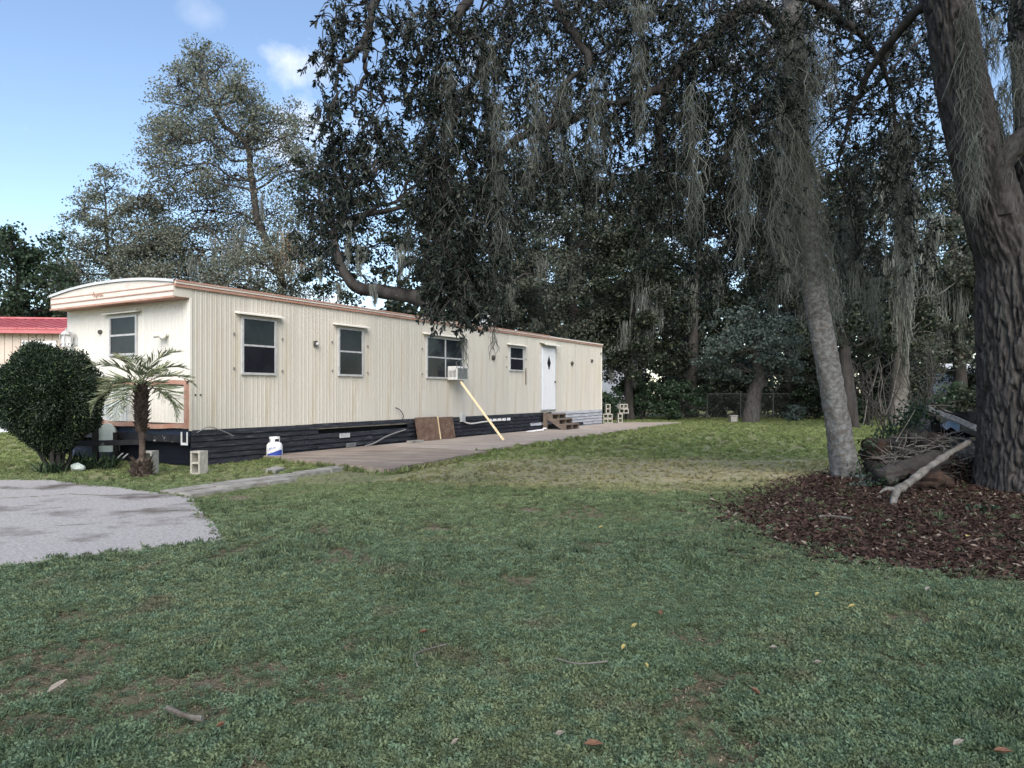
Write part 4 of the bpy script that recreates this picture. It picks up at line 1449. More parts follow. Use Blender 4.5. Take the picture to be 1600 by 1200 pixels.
mb.quad((-1.1, 1.5, 3.1), (2.8, 1.5, 3.1), (2.8, 3.2, 2.45), (-1.1, 3.2, 2.45))
mb.build('roof', M['roof'], sh).modifiers.new('solid', 'SOLIDIFY').thickness = 0.06
MB().box(0.3, 1.1, -0.03, 0, 0.05, 2.0).build('door', M['blind'], sh)

# ------------------------------------------------------------------ background trees
def gb(px, Y):
    p = P(px, 614, Y)
    return (p.x, p.y, 0.0)


bg_tree('oak_tree', 'dense dark tree at the left picture edge above the red roof', gb(20, 32), [(15, 560), (22, 480), (30, 420)],
        [(20, 385, 42), (70, 405, 40), (-30, 400, 50), (10, 440, 48), (85, 450, 38), (50, 480, 45), (-20, 480, 50), (105, 480, 30), (60, 520, 45), (0, 530, 45)],
        32, 'vineleaf', 11, leaf=0.085, density=1.9, r0=0.3)
bg_tree('oak_tree', 'thin-topped olive oak rising over the front brow of the home', gb(205, 36), [(200, 560), (190, 470), (170, 400), (165, 330)],
        [(165, 292, 34), (130, 325, 38), (205, 325, 36), (160, 355, 44), (110, 380, 36), (215, 375, 42), (150, 410, 48), (230, 420, 42), (100, 430, 40), (245, 350, 38), (235, 310, 28), (205, 400, 44), (70, 440, 40), (260, 400, 40),
         (190, 440, 45), (255, 450, 40), (130, 460, 40), (240, 490, 40)],
        36, 'oakleaf', 12, limb_r=0.06, leaf=0.062, density=1.3, r0=0.24, spread=0.56, moss=[(215, 380, 440, 14), (120, 420, 470, 12)])
bg_tree('oak_tree', 'tallest airy olive oak with a pointed top behind the home', gb(430, 34), [(425, 560), (440, 440), (405, 350), (392, 270), (385, 225), (345, 190), (318, 120)],
        [(305, 82, 20, 1.3), (318, 125, 36), (345, 105, 28), (375, 130, 28), (278, 130, 28), (250, 205, 28), (400, 180, 30), (250, 250, 30), (455, 180, 24), (285, 165, 40), (345, 160, 42), (390, 165, 28), (270, 215, 36), (320, 215, 44), (375, 215, 40), (425, 205, 38), (470, 215, 30),
         (290, 270, 42), (345, 280, 44), (440, 260, 40), (480, 265, 26), (300, 330, 44), (370, 340, 48), (430, 330, 46), (270, 390, 44), (330, 400, 50), (400, 410, 48), (460, 390, 44),
         (300, 440, 46), (370, 455, 46), (440, 450, 44), (250, 440, 38), (235, 380, 40), (260, 480, 44), (330, 480, 44), (400, 490, 44), (470, 480, 40), (215, 480, 40)],
        34, 'oakleaf', 13, leaf=0.058, density=1.18, r0=0.25, spread=0.52, bark='farbark', sub=26, fat=1.14, limb_r=0.06,
        moss=[(362, 370, 430, 22), (375, 350, 425, 18), (450, 360, 445, 26, 33, 'mossbrown'), (436, 390, 440, 18, 33, 'mossbrown'), (470, 385, 440, 14, 33, 'mossbrown'), (335, 370, 420, 14), (300, 400, 440, 14),
              (465, 225, 265, 12), (410, 300, 350, 12)])
bg_tree('oak_tree', 'dark spreading oak with a heavy limb sweeping over the home roof', gb(690, 25), [(690, 560), (685, 500), (660, 468), (600, 456), (555, 447), (530, 410), (520, 360)],
        [(520, 290, 34), (560, 300, 34), (500, 330, 36), (545, 345, 44), (590, 330, 40), (490, 380, 36), (535, 395, 40), (585, 385, 34), (480, 420, 28), (510, 440, 28), (500, 265, 34), (475, 300, 32), (530, 235, 30), (565, 430, 26), (545, 470, 22), (625, 445, 22),
         (640, 300, 44), (640, 360, 46), (650, 410, 36), (690, 330, 50), (690, 400, 50), (570, 255, 34), (620, 245, 40), (680, 260, 46), (600, 425, 22), (690, 450, 34)],
        25, 'darkleaf', 14, leaf=0.060, density=1.45, r0=0.40, spread=0.46, limb_r=0.14,
        moss=[(545, 340, 420, 16), (562, 380, 440, 14), (500, 400, 450, 14), (625, 380, 440, 14), (585, 440, 480, 12), (530, 440, 478, 14)])
bg_tree('oak_tree', 'grey-green oak rising behind the roof vent of the home', gb(770, 33), [(770, 560), (765, 470), (775, 400), (780, 340)],
        [(740, 300, 48), (790, 290, 46), (840, 310, 46), (760, 350, 52), (820, 370, 52), (740, 410, 50), (800, 430, 54), (850, 430, 46), (760, 470, 50), (820, 490, 50), (740, 520, 40), (790, 530, 46)],
        33, 'oakleaf_grey', 15, leaf=0.072, density=1.9, r0=0.35, moss=[(765, 470, 505, 12), (845, 400, 460, 16), (800, 440, 500, 14)])
bg_tree('oak_tree', 'broad grey-green oak above the white door end of the home', gb(900, 37), [(900, 580), (897, 500), (890, 420), (885, 350)],
        [(860, 275, 44), (910, 270, 46), (880, 320, 54), (940, 325, 46), (850, 370, 52), (910, 380, 56), (960, 385, 44), (870, 430, 56), (930, 440, 54), (850, 480, 50), (910, 500, 54), (965, 480, 46),
         (880, 540, 50), (940, 545, 44)],
        37, 'oakleaf_grey', 16, leaf=0.078, density=1.9, r0=0.4, moss=[(895, 400, 470, 20), (935, 430, 500, 16), (860, 440, 500, 16), (960, 440, 520, 20)])
bg_tree('oak_tree', 'shadowy moss-hung oak just past the far corner of the home', gb(985, 35), [(982, 600), (985, 520), (995, 440), (1000, 360)],
        [(990, 300, 50), (1040, 320, 46), (970, 360, 48), (1020, 390, 52), (980, 430, 50), (1040, 450, 46), (1000, 490, 50), (960, 520, 40), (1030, 520, 44), (990, 555, 38), (950, 560, 26)],
        35, 'darkleaf', 17, leaf=0.08, density=1.9, r0=0.24, moss=[(1000, 420, 540, 26), (1015, 470, 560, 20), (975, 500, 590, 16), (955, 540, 600, 14), (1030, 440, 520, 20), (990, 560, 610, 12)])
bg_tree('oak_tree', 'dark oak standing in front of the back fence hedge', gb(1080, 38), [(1080, 590), (1085, 500), (1090, 420), (1095, 350)],
        [(1060, 280, 50), (1110, 290, 50), (1080, 340, 54), (1140, 350, 46), (1060, 400, 50), (1110, 420, 52), (1070, 470, 48), (1130, 480, 46), (1080, 530, 46), (1040, 560, 40), (1100, 570, 40)],
        38, 'darkleaf', 18, leaf=0.085, density=1.9, r0=0.35, moss=[(1080, 430, 520, 20), (1120, 420, 500, 16)])
bg_tree('leaning_tree', 'small blue-green tree with a thick leaning grey trunk behind the lawn', gb(1172, 32.4), [(1178, 620), (1186, 590), (1180, 560), (1170, 530)],
        [(1170, 500, 40), (1210, 520, 38), (1130, 530, 38), (1175, 545, 44, 0.7), (1225, 555, 34, 0.7), (1120, 570, 30, 0.7), (1200, 580, 36, 0.5), (1150, 575, 36, 0.6), (1245, 580, 22, 0.6)],
        32.4, 'blueleaf', 19, leaf=0.07, density=1.4, r0=0.40, bark='bark', jitterY=1.0)
bg_tree('oak_tree', 'tall dark oak filling the gap left of the pale leaning trunk', gb(1235, 37), [(1235, 590), (1230, 480), (1225, 380), (1220, 300)],
        [(1200, 260, 52), (1250, 280, 52), (1190, 330, 54), (1240, 350, 54), (1180, 400, 52), (1240, 420, 54), (1270, 380, 46), (1200, 460, 50), (1260, 470, 48), (1280, 530, 46), (1240, 520, 44), (1280, 590, 40)],
        37, 'darkleaf', 20, leaf=0.085, density=1.9, r0=0.4, moss=[(1210, 400, 500, 22), (1250, 440, 560, 20)])
bg_tree('oak_tree', 'shaded oak with long moss right behind the pale leaning trunk', gb(1330, 27), [(1325, 600), (1315, 500), (1310, 420), (1320, 330)],
        [(1310, 270, 56), (1360, 300, 50), (1290, 330, 50), (1340, 370, 56), (1300, 430, 50), (1370, 440, 46), (1330, 490, 50), (1290, 520, 40), (1360, 530, 40)],
        27, 'darkleaf', 21, leaf=0.068, density=1.5, r0=0.28, moss=[(1330, 330, 480, 30), (1300, 420, 560, 24), (1360, 380, 520, 26), (1345, 300, 420, 26)])
bg_tree('oak_tree', 'moss-clad grey trunk tree in the gap between the two near trunks', gb(1405, 29), [(1404, 620), (1408, 560), (1410, 480), (1405, 400), (1400, 300)],
        [(1400, 250, 52), (1440, 290, 50), (1380, 310, 46), (1420, 370, 54), (1460, 390, 44), (1390, 430, 44), (1450, 460, 44), (1430, 520, 36)],
        29, 'darkleaf', 22, leaf=0.072, density=1.5, r0=0.42, bark='greybark', moss=[(1405, 200, 420, 26, 22), (1420, 300, 480, 20, 24), (1398, 400, 560, 16), (1415, 420, 600, 12), (1455, 330, 470, 22, 24), (1380, 250, 380, 20, 22)])
bg_tree('oak_tree', 'dark oak whose crown shows left of the big furrowed trunk', gb(1500, 34), [(1500, 600), (1495, 500), (1490, 400), (1490, 330)],
        [(1480, 300, 56), (1530, 330, 56), (1500, 400, 60), (1550, 430, 56), (1470, 450, 50), (1510, 500, 56), (1560, 530, 52), (1480, 545, 44)],
        34, 'oakleaf_grey', 23, leaf=0.08, density=1.9, r0=0.35, moss=[(1500, 420, 540, 24), (1470, 440, 540, 18)])
bg_tree('oak_tree', 'dark oak mostly hidden behind the big furrowed trunk', gb(1640, 33), [(1640, 600), (1630, 480), (1630, 380)],
        [(1600, 260, 56), (1660, 300, 60), (1620, 370, 60), (1680, 430, 60), (1610, 470, 56), (1650, 540, 60), (1600, 590, 44)],
        33, 'darkleaf', 24, leaf=0.085, density=1.9, r0=0.35)

# far wood: one unbroken mass closing the view
r = np.random.default_rng(99)
n = 64000
pxs = r.uniform(-350, 1950, n)
Yf = r.uniform(52, 64, n)
top = np.where(pxs < 250, 8.0, np.where(pxs < 660, 8.5, 16.0)) * (0.85 + 0.22 * np.sin(pxs * 0.021) + 0.12 * np.sin(pxs * 0.063 + 1))
zf = top * r.uniform(0, 1, n) ** 0.8
# leave the pale house visible under the branches
keep = ~((pxs > 900) & (pxs < 1030) & (zf < 4.4))
cs = np.stack([(pxs - 800) / F * Yf, Yf, zf], 1)[keep]
v, f = quads_leaves(cs, 0.37, r)
tag(link_mesh('far_woods', np_mesh('far_woods', v, f, r.random(len(f))), M['darkleaf']), 'dark mass of far woods closing off the yard', kind='stuff')

# shrubs along the back fence
random.seed(41)


def shrub(name, label, px, Y, wpx, hpx, leafmat, seed, leaf=0.06, density=1.6, group='shrubs along the back fence', stems=5):
    r = np.random.default_rng(seed)
    random.seed(seed)
    base = Vector(gb(px, Y))
    root = empty(name, base, 0, label, 'shrub', group)
    W, H = wpx / F * Y, hpx / F * Y
    bl = []
    for k in range(7):
        c = (random.uniform(-.36, .36) * W, random.uniform(-.25, .25) * W, H * random.uniform(0.2, 0.78))
        R_ = 0.26 * max(min(W, H * 1.3), 0.3)
        bl.append((c, R_ * 1.2, R_, R_))
    cs, subs = leaf_blobs(bl, leaf, density, r, 10)
    cs[:, 2] = np.abs(cs[:, 2]) + 0.02
    v, f = quads_leaves(cs, leaf, r)
    link_mesh('foliage', np_mesh('foliage', v, f, r.random(len(f))), M[leafmat], root)
    for k in range(stems):
        c = bl[k % len(bl)][0]
        pt = wander((random.uniform(-.1, .1) * W, 0, -0.05), c, 3, 0.1)
        MB().tube(pt, [0.035 * (1 - 0.7 * i / (len(pt) - 1)) for i in range(len(pt))], 5).build('stem', M['farbark'], root)
    return root


for i, (px, Y, w_, h_, m_, lab) in enumerate((
        (955, 34.0, 60, 60, 'vineleaf', 'dark leafy shrub behind the stacked cinder blocks'),
        (1005, 35.5, 80, 62, 'vineleaf', 'deep green leafy shrub past the tip of the patio'),
        (1055, 35.0, 90, 66, 'vineleaf', 'widest green shrub bulging out in front of the fence'),
        (1110, 37.5, 80, 50, 'darkleaf', 'dark shrub tangled in the fence left of the leaning tree'),
        (1160, 37.8, 70, 48, 'darkleaf', 'dark shrub right behind the leaning tree trunk'),
        (1215, 37.5, 80, 52, 'darkleaf', 'dark shrub behind the fence right of the leaning tree'),
        (1265, 36.0, 80, 58, 'vineleaf', 'green shrub beside the pale leaning trunk'),
        (1240, 33.5, 70, 26, 'blueleaf', 'low blue-green shrub at the lawn edge right of the leaning tree'),
        (1350, 31.0, 60, 44, 'vineleaf', 'low shrub under the bare sapling stems'),
        (1470, 24.0, 90, 90, 'vineleaf', 'bright green shrub behind the brush pile'),
        (1525, 22.0, 70, 80, 'darkleaf', 'dark shrub between the brush pile and the big furrowed trunk'),
        (1420, 33.0, 110, 80, 'darkleaf', 'dark shrub behind the moss-clad grey trunk'),
        (1300, 34.0, 70, 70, 'darkleaf', 'dark shrub showing just right of the pale leaning trunk'))):
    shrub('shrub', lab, px, Y, w_, h_, m_, 300 + i, leaf=0.065)
# tall grey-leaved understory between shrubs and oaks
for i, (px, Y, w_, h_, m_, lab) in enumerate((
        (1010, 41.0, 120, 120, 'oakleaf_grey', 'tall loose understory bush behind the end of the home'),
        (1120, 42.0, 130, 120, 'darkleaf', 'tall dark understory bush behind the fence posts'),
        (1270, 42.0, 140, 140, 'darkleaf', 'tall dark understory bush behind the pale trunk'),
        (1400, 40.0, 140, 140, 'darkleaf', 'tall dark understory bush between the near trunks'),
        (1540, 40.0, 140, 130, 'darkleaf', 'tall dark understory bush behind the big furrowed trunk'))):
    shrub('understory_bush', lab, px, Y, w_, h_, m_, 340 + i, leaf=0.10, density=1.5, group='understory bushes in the woods')

# bare sapling stems between the two near trunks
sap = empty('sapling_thicket', gb(1362, 28.5), 0, 'cluster of thin bare pale stems between the two near trunks', 'saplings')
random.seed(77)
for k in range(11):
    x = random.uniform(-0.6, 0.7)
    hgt = random.uniform(2.2, 3.8)
    pt = wander((x, random.uniform(-.3, .3), -0.05), (x + random.uniform(-.6, .8), random.uniform(-.4, .4), hgt), 5, 0.035)
    MB().tube(pt, [0.020 * (1 - 0.7 * i / (len(pt) - 1)) + 0.006 for i in range(len(pt))], 6).build('stem', M['farbark'] if k % 3 else M['greybark'], sap)
for (px, Y, hh, lab, sd) in ((1445, 20.0, 2.6, 'bare twiggy grey shrub rising behind the brush pile', 5), (1385, 24.0, 2.4, 'bare twiggy shrub beside the moss-clad grey trunk', 6)):
    bs = empty('bare_shrub', gb(px, Y), 0, lab, 'shrub')
    random.seed(sd)
    for k in range(6):
        mb = MB()
        tipx, tipy = random.uniform(-1.2, 1.2), random.uniform(-.5, .5)
        main = wander((random.uniform(-.1, .1), 0, -0.05), (tipx, tipy, hh * random.uniform(.7, 1)), 5, 0.06)
        mb.tube(main, [0.022 * (1 - 0.75 * i / (len(main) - 1)) + 0.003 for i in range(len(main))], 5)
        for j in range(14):
            s = main[random.randrange(4, len(main))]
            e = s + Vector((random.uniform(-.7, .7), random.uniform(-.3, .3), random.uniform(0.0, .6)))
            tw = wander(s, e, 2, 0.12)
            mb.tube(tw, [0.008, ] * (len(tw) - 1) + [0.003], 4, caps=False)
        mb.build('branch', M['farbark'], bs)

# small stump at the lawn's end
o = MB().box(-0.15, 0.15, -0.14, 0.14, -0.05, 0.30)
o.box(-0.17, 0.17, -0.16, 0.16, 0.30, 0.345)
tag(o.build('wooden_post_stub', M['greywood'], bevel=0.02), 'short square grey post stub beside the leaning tree', 'post').location = gb(1146, 32.3)

# ------------------------------------------------------------------ near trees
def trunk_mesh(path, radii, sides, step, amp, sx, sz, kind, seed):
    """bark-relief trunk: resampled path, ring vertices pushed by furrow noise"""
    path = smooth_path(path, 10)
    ln = [0.0]
    for a, b in zip(path[:-1], path[1:]): ln.append(ln[-1] + (b - a).length)
    tt = np.linspace(0, 1, len(radii))
    n = max(4, int(ln[-1] / step))
    q = np.linspace(0, ln[-1], n)
    pp = np.array([[p.x, p.y, p.z] for p in path])
    px_ = np.stack([np.interp(q, ln, pp[:, k]) for k in range(3)], 1)
    rr_ = np.interp(q / ln[-1], tt, radii)
    d = np.gradient(px_, axis=0)
    d = unit(d)
    ref = np.array([1.0, 0, 0])
    a_ = unit(ref[None, :] - d * (d @ ref)[:, None])
    b_ = np.cross(d, a_)
    v = np.empty((n, sides, 3))
    off = Vector((seed * 3.7, seed * 1.3, 0))
    for i in range(n):
        for k in range(sides):
            th = 2 * math.pi * k / sides
            cx, sy = math.cos(th), math.sin(th)
            r_ = rr_[i]
            pn = Vector((cx * r_ * sx, sy * r_ * sx, q[i] * sz)) + off
            if kind == 'furrow':
                nn = mnoise.noise(pn) + 0.35 * mnoise.noise(pn * 2.3)
                rel = min(1.0, abs(nn) * 3.6)
                dd = amp * (rel - 0.7) + 0.25 * amp * mnoise.noise(pn * 5)
            else:
                dd = amp * (mnoise.noise(pn) + 0.5 * mnoise.noise(pn * 3.1))
            low = 0.03 * math.sin(2 * th + q[i] * 0.9 + seed) + 0.02 * math.sin(3 * th + 1.7 * q[i])
            flare = 0.22 * math.exp(-q[i] / 0.35) * (1 + 0.5 * math.sin(5 * th + seed))
            rad = r_ * (1 + low + (flare if kind != 'limb' else 0)) + dd
            v[i, k] = px_[i] + (a_[i] * cx + b_[i] * sy) * rad
    i_ = np.arange(n * sides).reshape(n, sides)
    nxt = np.roll(i_, -1, axis=1)
    f = np.stack([i_[:-1], nxt[:-1], nxt[1:], i_[1:]], -1).reshape(-1, 4)
    return np_mesh('trunk', v.reshape(-1, 3), f, smooth=True)


def TP(pts):
    return [P(*p) for p in pts]


# big furrowed oak at the right edge
oak = empty('oak_tree', (0, 0, 0), 0, 'massive furrowed oak trunk forking high at the right edge', 'tree', 'near trees')
OD = 9.6
me = trunk_mesh(TP([(1622, 800, OD), (1618, 740, OD), (1612, 640, OD), (1606, 540, OD), (1602, 440, OD), (1604, 380, OD)]), [0.66, 0.62, 0.58, 0.56, 0.55, 0.5], 260, 0.015, 0.085, 17, 2.2, 'furrow', 1)
link_mesh('trunk', me, M['bark'], oak)
me = trunk_mesh(TP([(1604, 520, OD), (1580, 420, OD), (1548, 320, OD - .1), (1520, 210, OD - .2), (1497, 100, OD - .3), (1478, -20, OD - .4), (1440, -200, OD - .6)]),
                [0.40, 0.36, 0.32, 0.30, 0.28, 0.26, 0.20], 140, 0.018, 0.05, 18, 2.4, 'furrow', 2)
link_mesh('fork_stem', me, M['bark'], oak)
me = trunk_mesh(TP([(1612, 500, OD), (1634, 380, OD + .2), (1642, 260, OD + .3), (1640, 120, OD + .4), (1632, 0, OD + .4), (1640, -220, OD + .6)]),
                [0.46, 0.45, 0.43, 0.42, 0.40, 0.28], 140, 0.018, 0.05, 18, 2.4, 'furrow', 3)
link_mesh('fork_stem', me, M['bark'], oak)
me = trunk_mesh(TP([(1560, 330, OD - .2), (1556, 270, OD - .35), (1580, 235, OD - .5), (1630, 205, OD - .7), (1720, 190, OD - 1)]), [0.2, 0.17, 0.15, 0.14, 0.1], 60, 0.02, 0.016, 12, 3, 'furrow', 4)
link_mesh('fork_stem', me, M['bark'], oak)

# pale leaning tree
pale = empty('leaning_tree', (0, 0, 0), 0, 'pale lichen-covered trunk leaning left beside the brush pile', 'tree', 'near trees')
PD = 11.0
ptr = TP([(1326, 765, PD), (1320, 730, PD), (1310, 670, PD), (1300, 610, PD), (1286, 530, PD), (1270, 440, PD), (1256, 330, PD - .1), (1246, 220, PD - .2), (1240, 110, PD - .3), (1238, 0, PD - .4), (1225, -140, PD - .6), (1200, -300, PD - .8)])
me = trunk_mesh(ptr, [0.21, 0.185, 0.176, 0.172, 0.168, 0.165, 0.16, 0.155, 0.15, 0.14, 0.11, 0.07], 84, 0.02, 0.014, 11, 7, 'smooth', 5)
link_mesh('trunk', me, M['palebark'], pale)

# limbs that carry the near hanging foliage: pixel paths at depth
LIMBS = [
    [(1240, 60, 10.6, .10), (1190, 10, 10.3, .09), (1150, 20, 10.0, .08), (1100, 65, 9.7, .075), (1055, 115, 9.4, .065), (1010, 150, 9.1, .05), (940, 165, 8.9, .04), (880, 190, 8.7, .05), (810, 215, 8.5, .04), (760, 280, 8.4, .03), (735, 380, 8.3, .02), (730, 470, 8.2, .010)],
    [(1232, -90, 10.4, .14), (1120, -130, 10.0, .13), (980, -120, 9.5, .12), (850, -90, 9.0, .10), (740, -60, 8.6, .085), (660, -50, 8.2, .07), (605, -25, 8.0, .05), (580, 25, 7.9, .042), (572, 60, 7.9, .038), (553, 88, 7.9, .032), (535, 95, 7.85, .026), (527, 125, 7.8, .018), (515, 200, 7.8, .009)],
    [(573, 58, 7.9, .034), (569, 90, 7.9, .028), (571, 118, 8.0, .022), (560, 140, 8.0, .018), (548, 160, 8.0, .014), (555, 180, 8.0, .012), (572, 195, 8.0, .008), (560, 230, 8.0, .005)],
    [(740, -60, 8.6, .07), (730, 0, 8.5, .06), (705, 40, 8.4, .05), (755, 70, 8.4, .045), (748, 110, 8.4, .04), (725, 150, 8.3, .03), (700, 230, 8.2, .022), (690, 330, 8.2, .015), (700, 430, 8.2, .008)],
    [(850, -90, 9.0, .08), (870, 0, 8.8, .06), (900, 60, 8.7, .05), (920, 100, 8.7, .04), (885, 130, 8.6, .03), (850, 230, 8.6, .018), (840, 300, 8.6, .008)],
    [(1055, 115, 9.4, .06), (1030, 190, 9.2, .05), (1040, 270, 9.2, .035), (1080, 340, 9.2, .02), (1090, 420, 9.2, .008)],
    [(1246, 180, 10.7, .08), (1200, 160, 10.2, .07), (1160, 190, 9.8, .05), (1130, 250, 9.6, .04), (1140, 340, 9.5, .025), (1170, 420, 9.5, .01)],
    [(1238, -20, 10.4, .08), (1300, 20, 10.6, .07), (1350, 60, 10.8, .05), (1390, 130, 11, .03), (1400, 230, 11, .015)],
    [(1478, -20, 9.2, .09), (1420, 30, 9.6, .06), (1360, 110, 10.2, .05), (1330, 180, 10.6, .035), (1310, 250, 10.8, .015)],
]
random.seed(5)
limb_pts = []
for li, Lm in enumerate(LIMBS):
    pts = smooth_path([P(a, b, c) for a, b, c, d in Lm], 6)
    rad = np.interp(np.linspace(0, 1, len(pts)), np.linspace(0, 1, len(Lm)), [d for *_, d in Lm])
    pts = [p + Vector((random.gauss(0, .012), random.gauss(0, .012), random.gauss(0, .012))) for p in pts]
    mb = MB().tube(pts, list(rad), 9, jit=0.4)
    mb.build('limb', M['twig'] if li else M['farbark'], oak if li == 8 else pale, smooth=True)
    limb_pts += pts
limb_np = np.array([[p.x, p.y, p.z] for p in limb_pts])

# hanging sprays of lance-shaped evergreen leaves; (px, py, rx, ry, depth0, depth1, sprays)
SPR = [
    (560, 20, 50, 30, 7.6, 8.4, 16), (525, 50, 30, 40, 7.6, 8.2, 13), (510, 110, 22, 40, 7.6, 8.1, 12), (590, 100, 22, 50, 7.7, 8.3, 12), (530, 190, 30, 50, 7.6, 8.1, 18),
    (600, 180, 40, 50, 7.7, 8.3, 22), (520, 250, 30, 36, 7.6, 8.2, 16), (580, 250, 36, 40, 7.7, 8.3, 18), (540, 310, 40, 36, 7.8, 8.4, 20), (515, 365, 40, 40, 7.9, 8.6, 22), (620, 60, 30, 50, 7.8, 8.5, 16),
    (680, 40, 45, 45, 7.9, 8.8, 34), (660, 120, 34, 50, 7.9, 8.6, 34), (720, 90, 45, 50, 7.9, 8.9, 34), (690, 190, 45, 50, 7.8, 8.7, 50), (745, 180, 40, 50, 8.0, 8.9, 34),
    (680, 280, 42, 50, 7.8, 8.6, 54), (745, 270, 50, 50, 7.9, 8.8, 50), (700, 360, 46, 50, 7.8, 8.6, 56), (770, 360, 46, 50, 8.0, 8.8, 44), (690, 430, 40, 40, 7.8, 8.5, 40), (750, 440, 40, 44, 7.9, 8.6, 42),
    (710, 474, 34, 26, 7.8, 8.4, 22), (745, 485, 26, 22, 7.9, 8.4, 11), (690, 482, 18, 20, 7.9, 8.3, 8), (775, 508, 10, 12, 8.0, 8.2, 3), (725, 508, 10, 12, 8.0, 8.2, 3),
    (800, 40, 50, 50, 8.2, 9.2, 34), (800, 130, 50, 50, 8.2, 9.2, 28), (810, 220, 45, 50, 8.2, 9.0, 26), (830, 300, 40, 46, 8.3, 9.0, 20), (870, 30, 50, 45, 8.4, 9.4, 34), (880, 120, 50, 50, 8.4, 9.4, 26),
    (890, 200, 50, 46, 8.4, 9.3, 34), (880, 280, 46, 46, 8.4, 9.2, 24), (950, 30, 50, 45, 8.6, 9.6, 40), (960, 110, 50, 50, 8.6, 9.6, 36), (960, 200, 50, 50, 8.6, 9.6, 44), (950, 290, 50, 46, 8.6, 9.5, 34),
    (1030, 40, 50, 50, 8.8, 9.9, 50), (1035, 130, 50, 50, 8.8, 9.9, 46), (1030, 220, 50, 50, 8.8, 9.8, 52), (1030, 300, 50, 46, 8.8, 9.7, 40), (1040, 370, 46, 40, 8.9, 9.7, 26),
    (1110, 40, 50, 50, 9.0, 10.2, 56), (1110, 130, 50, 50, 9.0, 10.1, 60), (1110, 220, 50, 50, 9.0, 10.0, 64), (1110, 310, 50, 50, 9.0, 9.9, 60), (1120, 390, 46, 46, 9.0, 9.8, 46), (1100, 450, 40, 36, 9.1, 9.8, 18),
    (1180, 40, 44, 50, 9.4, 10.5, 50), (1180, 130, 44, 50, 8.8, 10.3, 54), (1175, 220, 40, 50, 8.8, 10.2, 52), (1175, 310, 40, 50, 9.2, 10.2, 46), (1180, 390, 36, 46, 9.3, 10.2, 36), (1190, 450, 26, 36, 9.4, 10.2, 16),
    (1290, 20, 50, 30, 10.2, 11.2, 40), (1300, 130, 40, 40, 10.3, 11.3, 18), (1370, 340, 46, 40, 10.6, 11.6, 26), (1450, 220, 34, 50, 10.4, 11.4, 18), (1340, 400, 46, 40, 11, 12, 18), (1430, 380, 40, 50, 11, 12, 22), (1300, 90, 30, 46, 10.3, 11.2, 14), (1360, 40, 50, 45, 10.2, 11.4, 34), (1380, 110, 46, 45, 10.2, 11.4, 32), (1320, 170, 40, 44, 10.2, 11.4, 26), (1390, 190, 46, 46, 10.2, 11.4, 30),
    (1340, 250, 46, 40, 10.4, 11.4, 26), (1410, 270, 46, 46, 10.4, 11.4, 28), (1430, 30, 36, 40, 9.6, 11, 26), (1440, 120, 26, 46, 10.2, 11.4, 14), (1320, 320, 40, 46, 10.8, 11.6, 20), (1550, 40, 30, 60, 10.4, 11.6, 22), (1550, 200, 30, 60, 10.4, 11.6, 12), (1590, 30, 30, 30, 8.4, 8.9, 10),
    (1245, 60, 30, 50, 9.6, 10.0, 12), (1230, 170, 26, 40, 9.2, 9.8, 10),
]
r = np.random.default_rng(17)
random.seed(17)
LB, LA, LL, LW = [], [], [], []
brm = MB()
for (px, py, rx, ry, d0, d1, ns) in SPR:
    ctr = np.array(P(px, py - ry * 0.4, (d0 + d1) / 2))
    i0 = int(np.argmin(np.linalg.norm(limb_np - ctr, axis=1) + np.maximum(0, ctr[2] - limb_np[:, 2]) * 0.6))
    hub = Vector(ctr)
    pt = wander(Vector(limb_np[i0]), hub, 3, 0.12, 0.05)
    brm.tube(pt, [0.014 * (1 - 0.5 * i / (len(pt) - 1)) for i in range(len(pt))], 5, caps=False)
    ns = int(ns * 1.25)
    for k in range(ns):
        a, q = r.uniform(0, 2 * math.pi), math.sqrt(r.random())
        Yd = r.uniform(d0, d1)
        s = P(px + rx * q * math.cos(a) * 1.1, py + ry * q * math.sin(a) * 1.1 - 28, Yd)
        ax = Vector((r.normal(0, .42), r.normal(0, .42), -1 + abs(r.normal(0, .35)))).normalized()
        ln = r.uniform(0.22, 0.46)
        e = s + ax * ln
        m_ = s.lerp(e, 0.5) + Vector((r.normal(0, .03), r.normal(0, .03), 0.02))
        tw = smooth_path([s, m_, e], 3)
        brm.tube(tw, [0.0055 - 0.0035 * i / (len(tw) - 1) for i in range(len(tw))], 3, caps=False)
        if r.random() < 0.45:
            bp = wander(hub, s, 2, 0.14, 0.04)
            brm.tube(bp, [0.008 - 0.003 * i / (len(bp) - 1) for i in range(len(bp))], 3, caps=False)
        nl = int(r.integers(21, 33))
        t = np.concatenate([r.uniform(0.15, 1.0, nl - 6), np.full(6, 1.0)])
        base = np.array(s)[None, :] * (1 - t)[:, None] + np.array(e)[None, :] * t[:, None]
        d = np.array(ax)[None, :] * 0.62 + r.normal(size=(nl, 3)) * 0.55 + np.array([[0, 0, -0.28]])
        LB.append(base)
        LA.append(d)
        LL.append(r.uniform(0.050, 0.092, nl))
        LW.append(r.uniform(0.017, 0.029, nl))
LB, LA, LL, LW = np.concatenate(LB), np.concatenate(LA), np.concatenate(LL), np.concatenate(LW)
v, f = blade_leaves(LB, LA, LL, LW, r)
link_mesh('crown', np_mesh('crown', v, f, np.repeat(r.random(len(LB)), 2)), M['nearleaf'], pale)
brm.build('twigs', M['twig'], pale)
print('near leaves', len(LB))

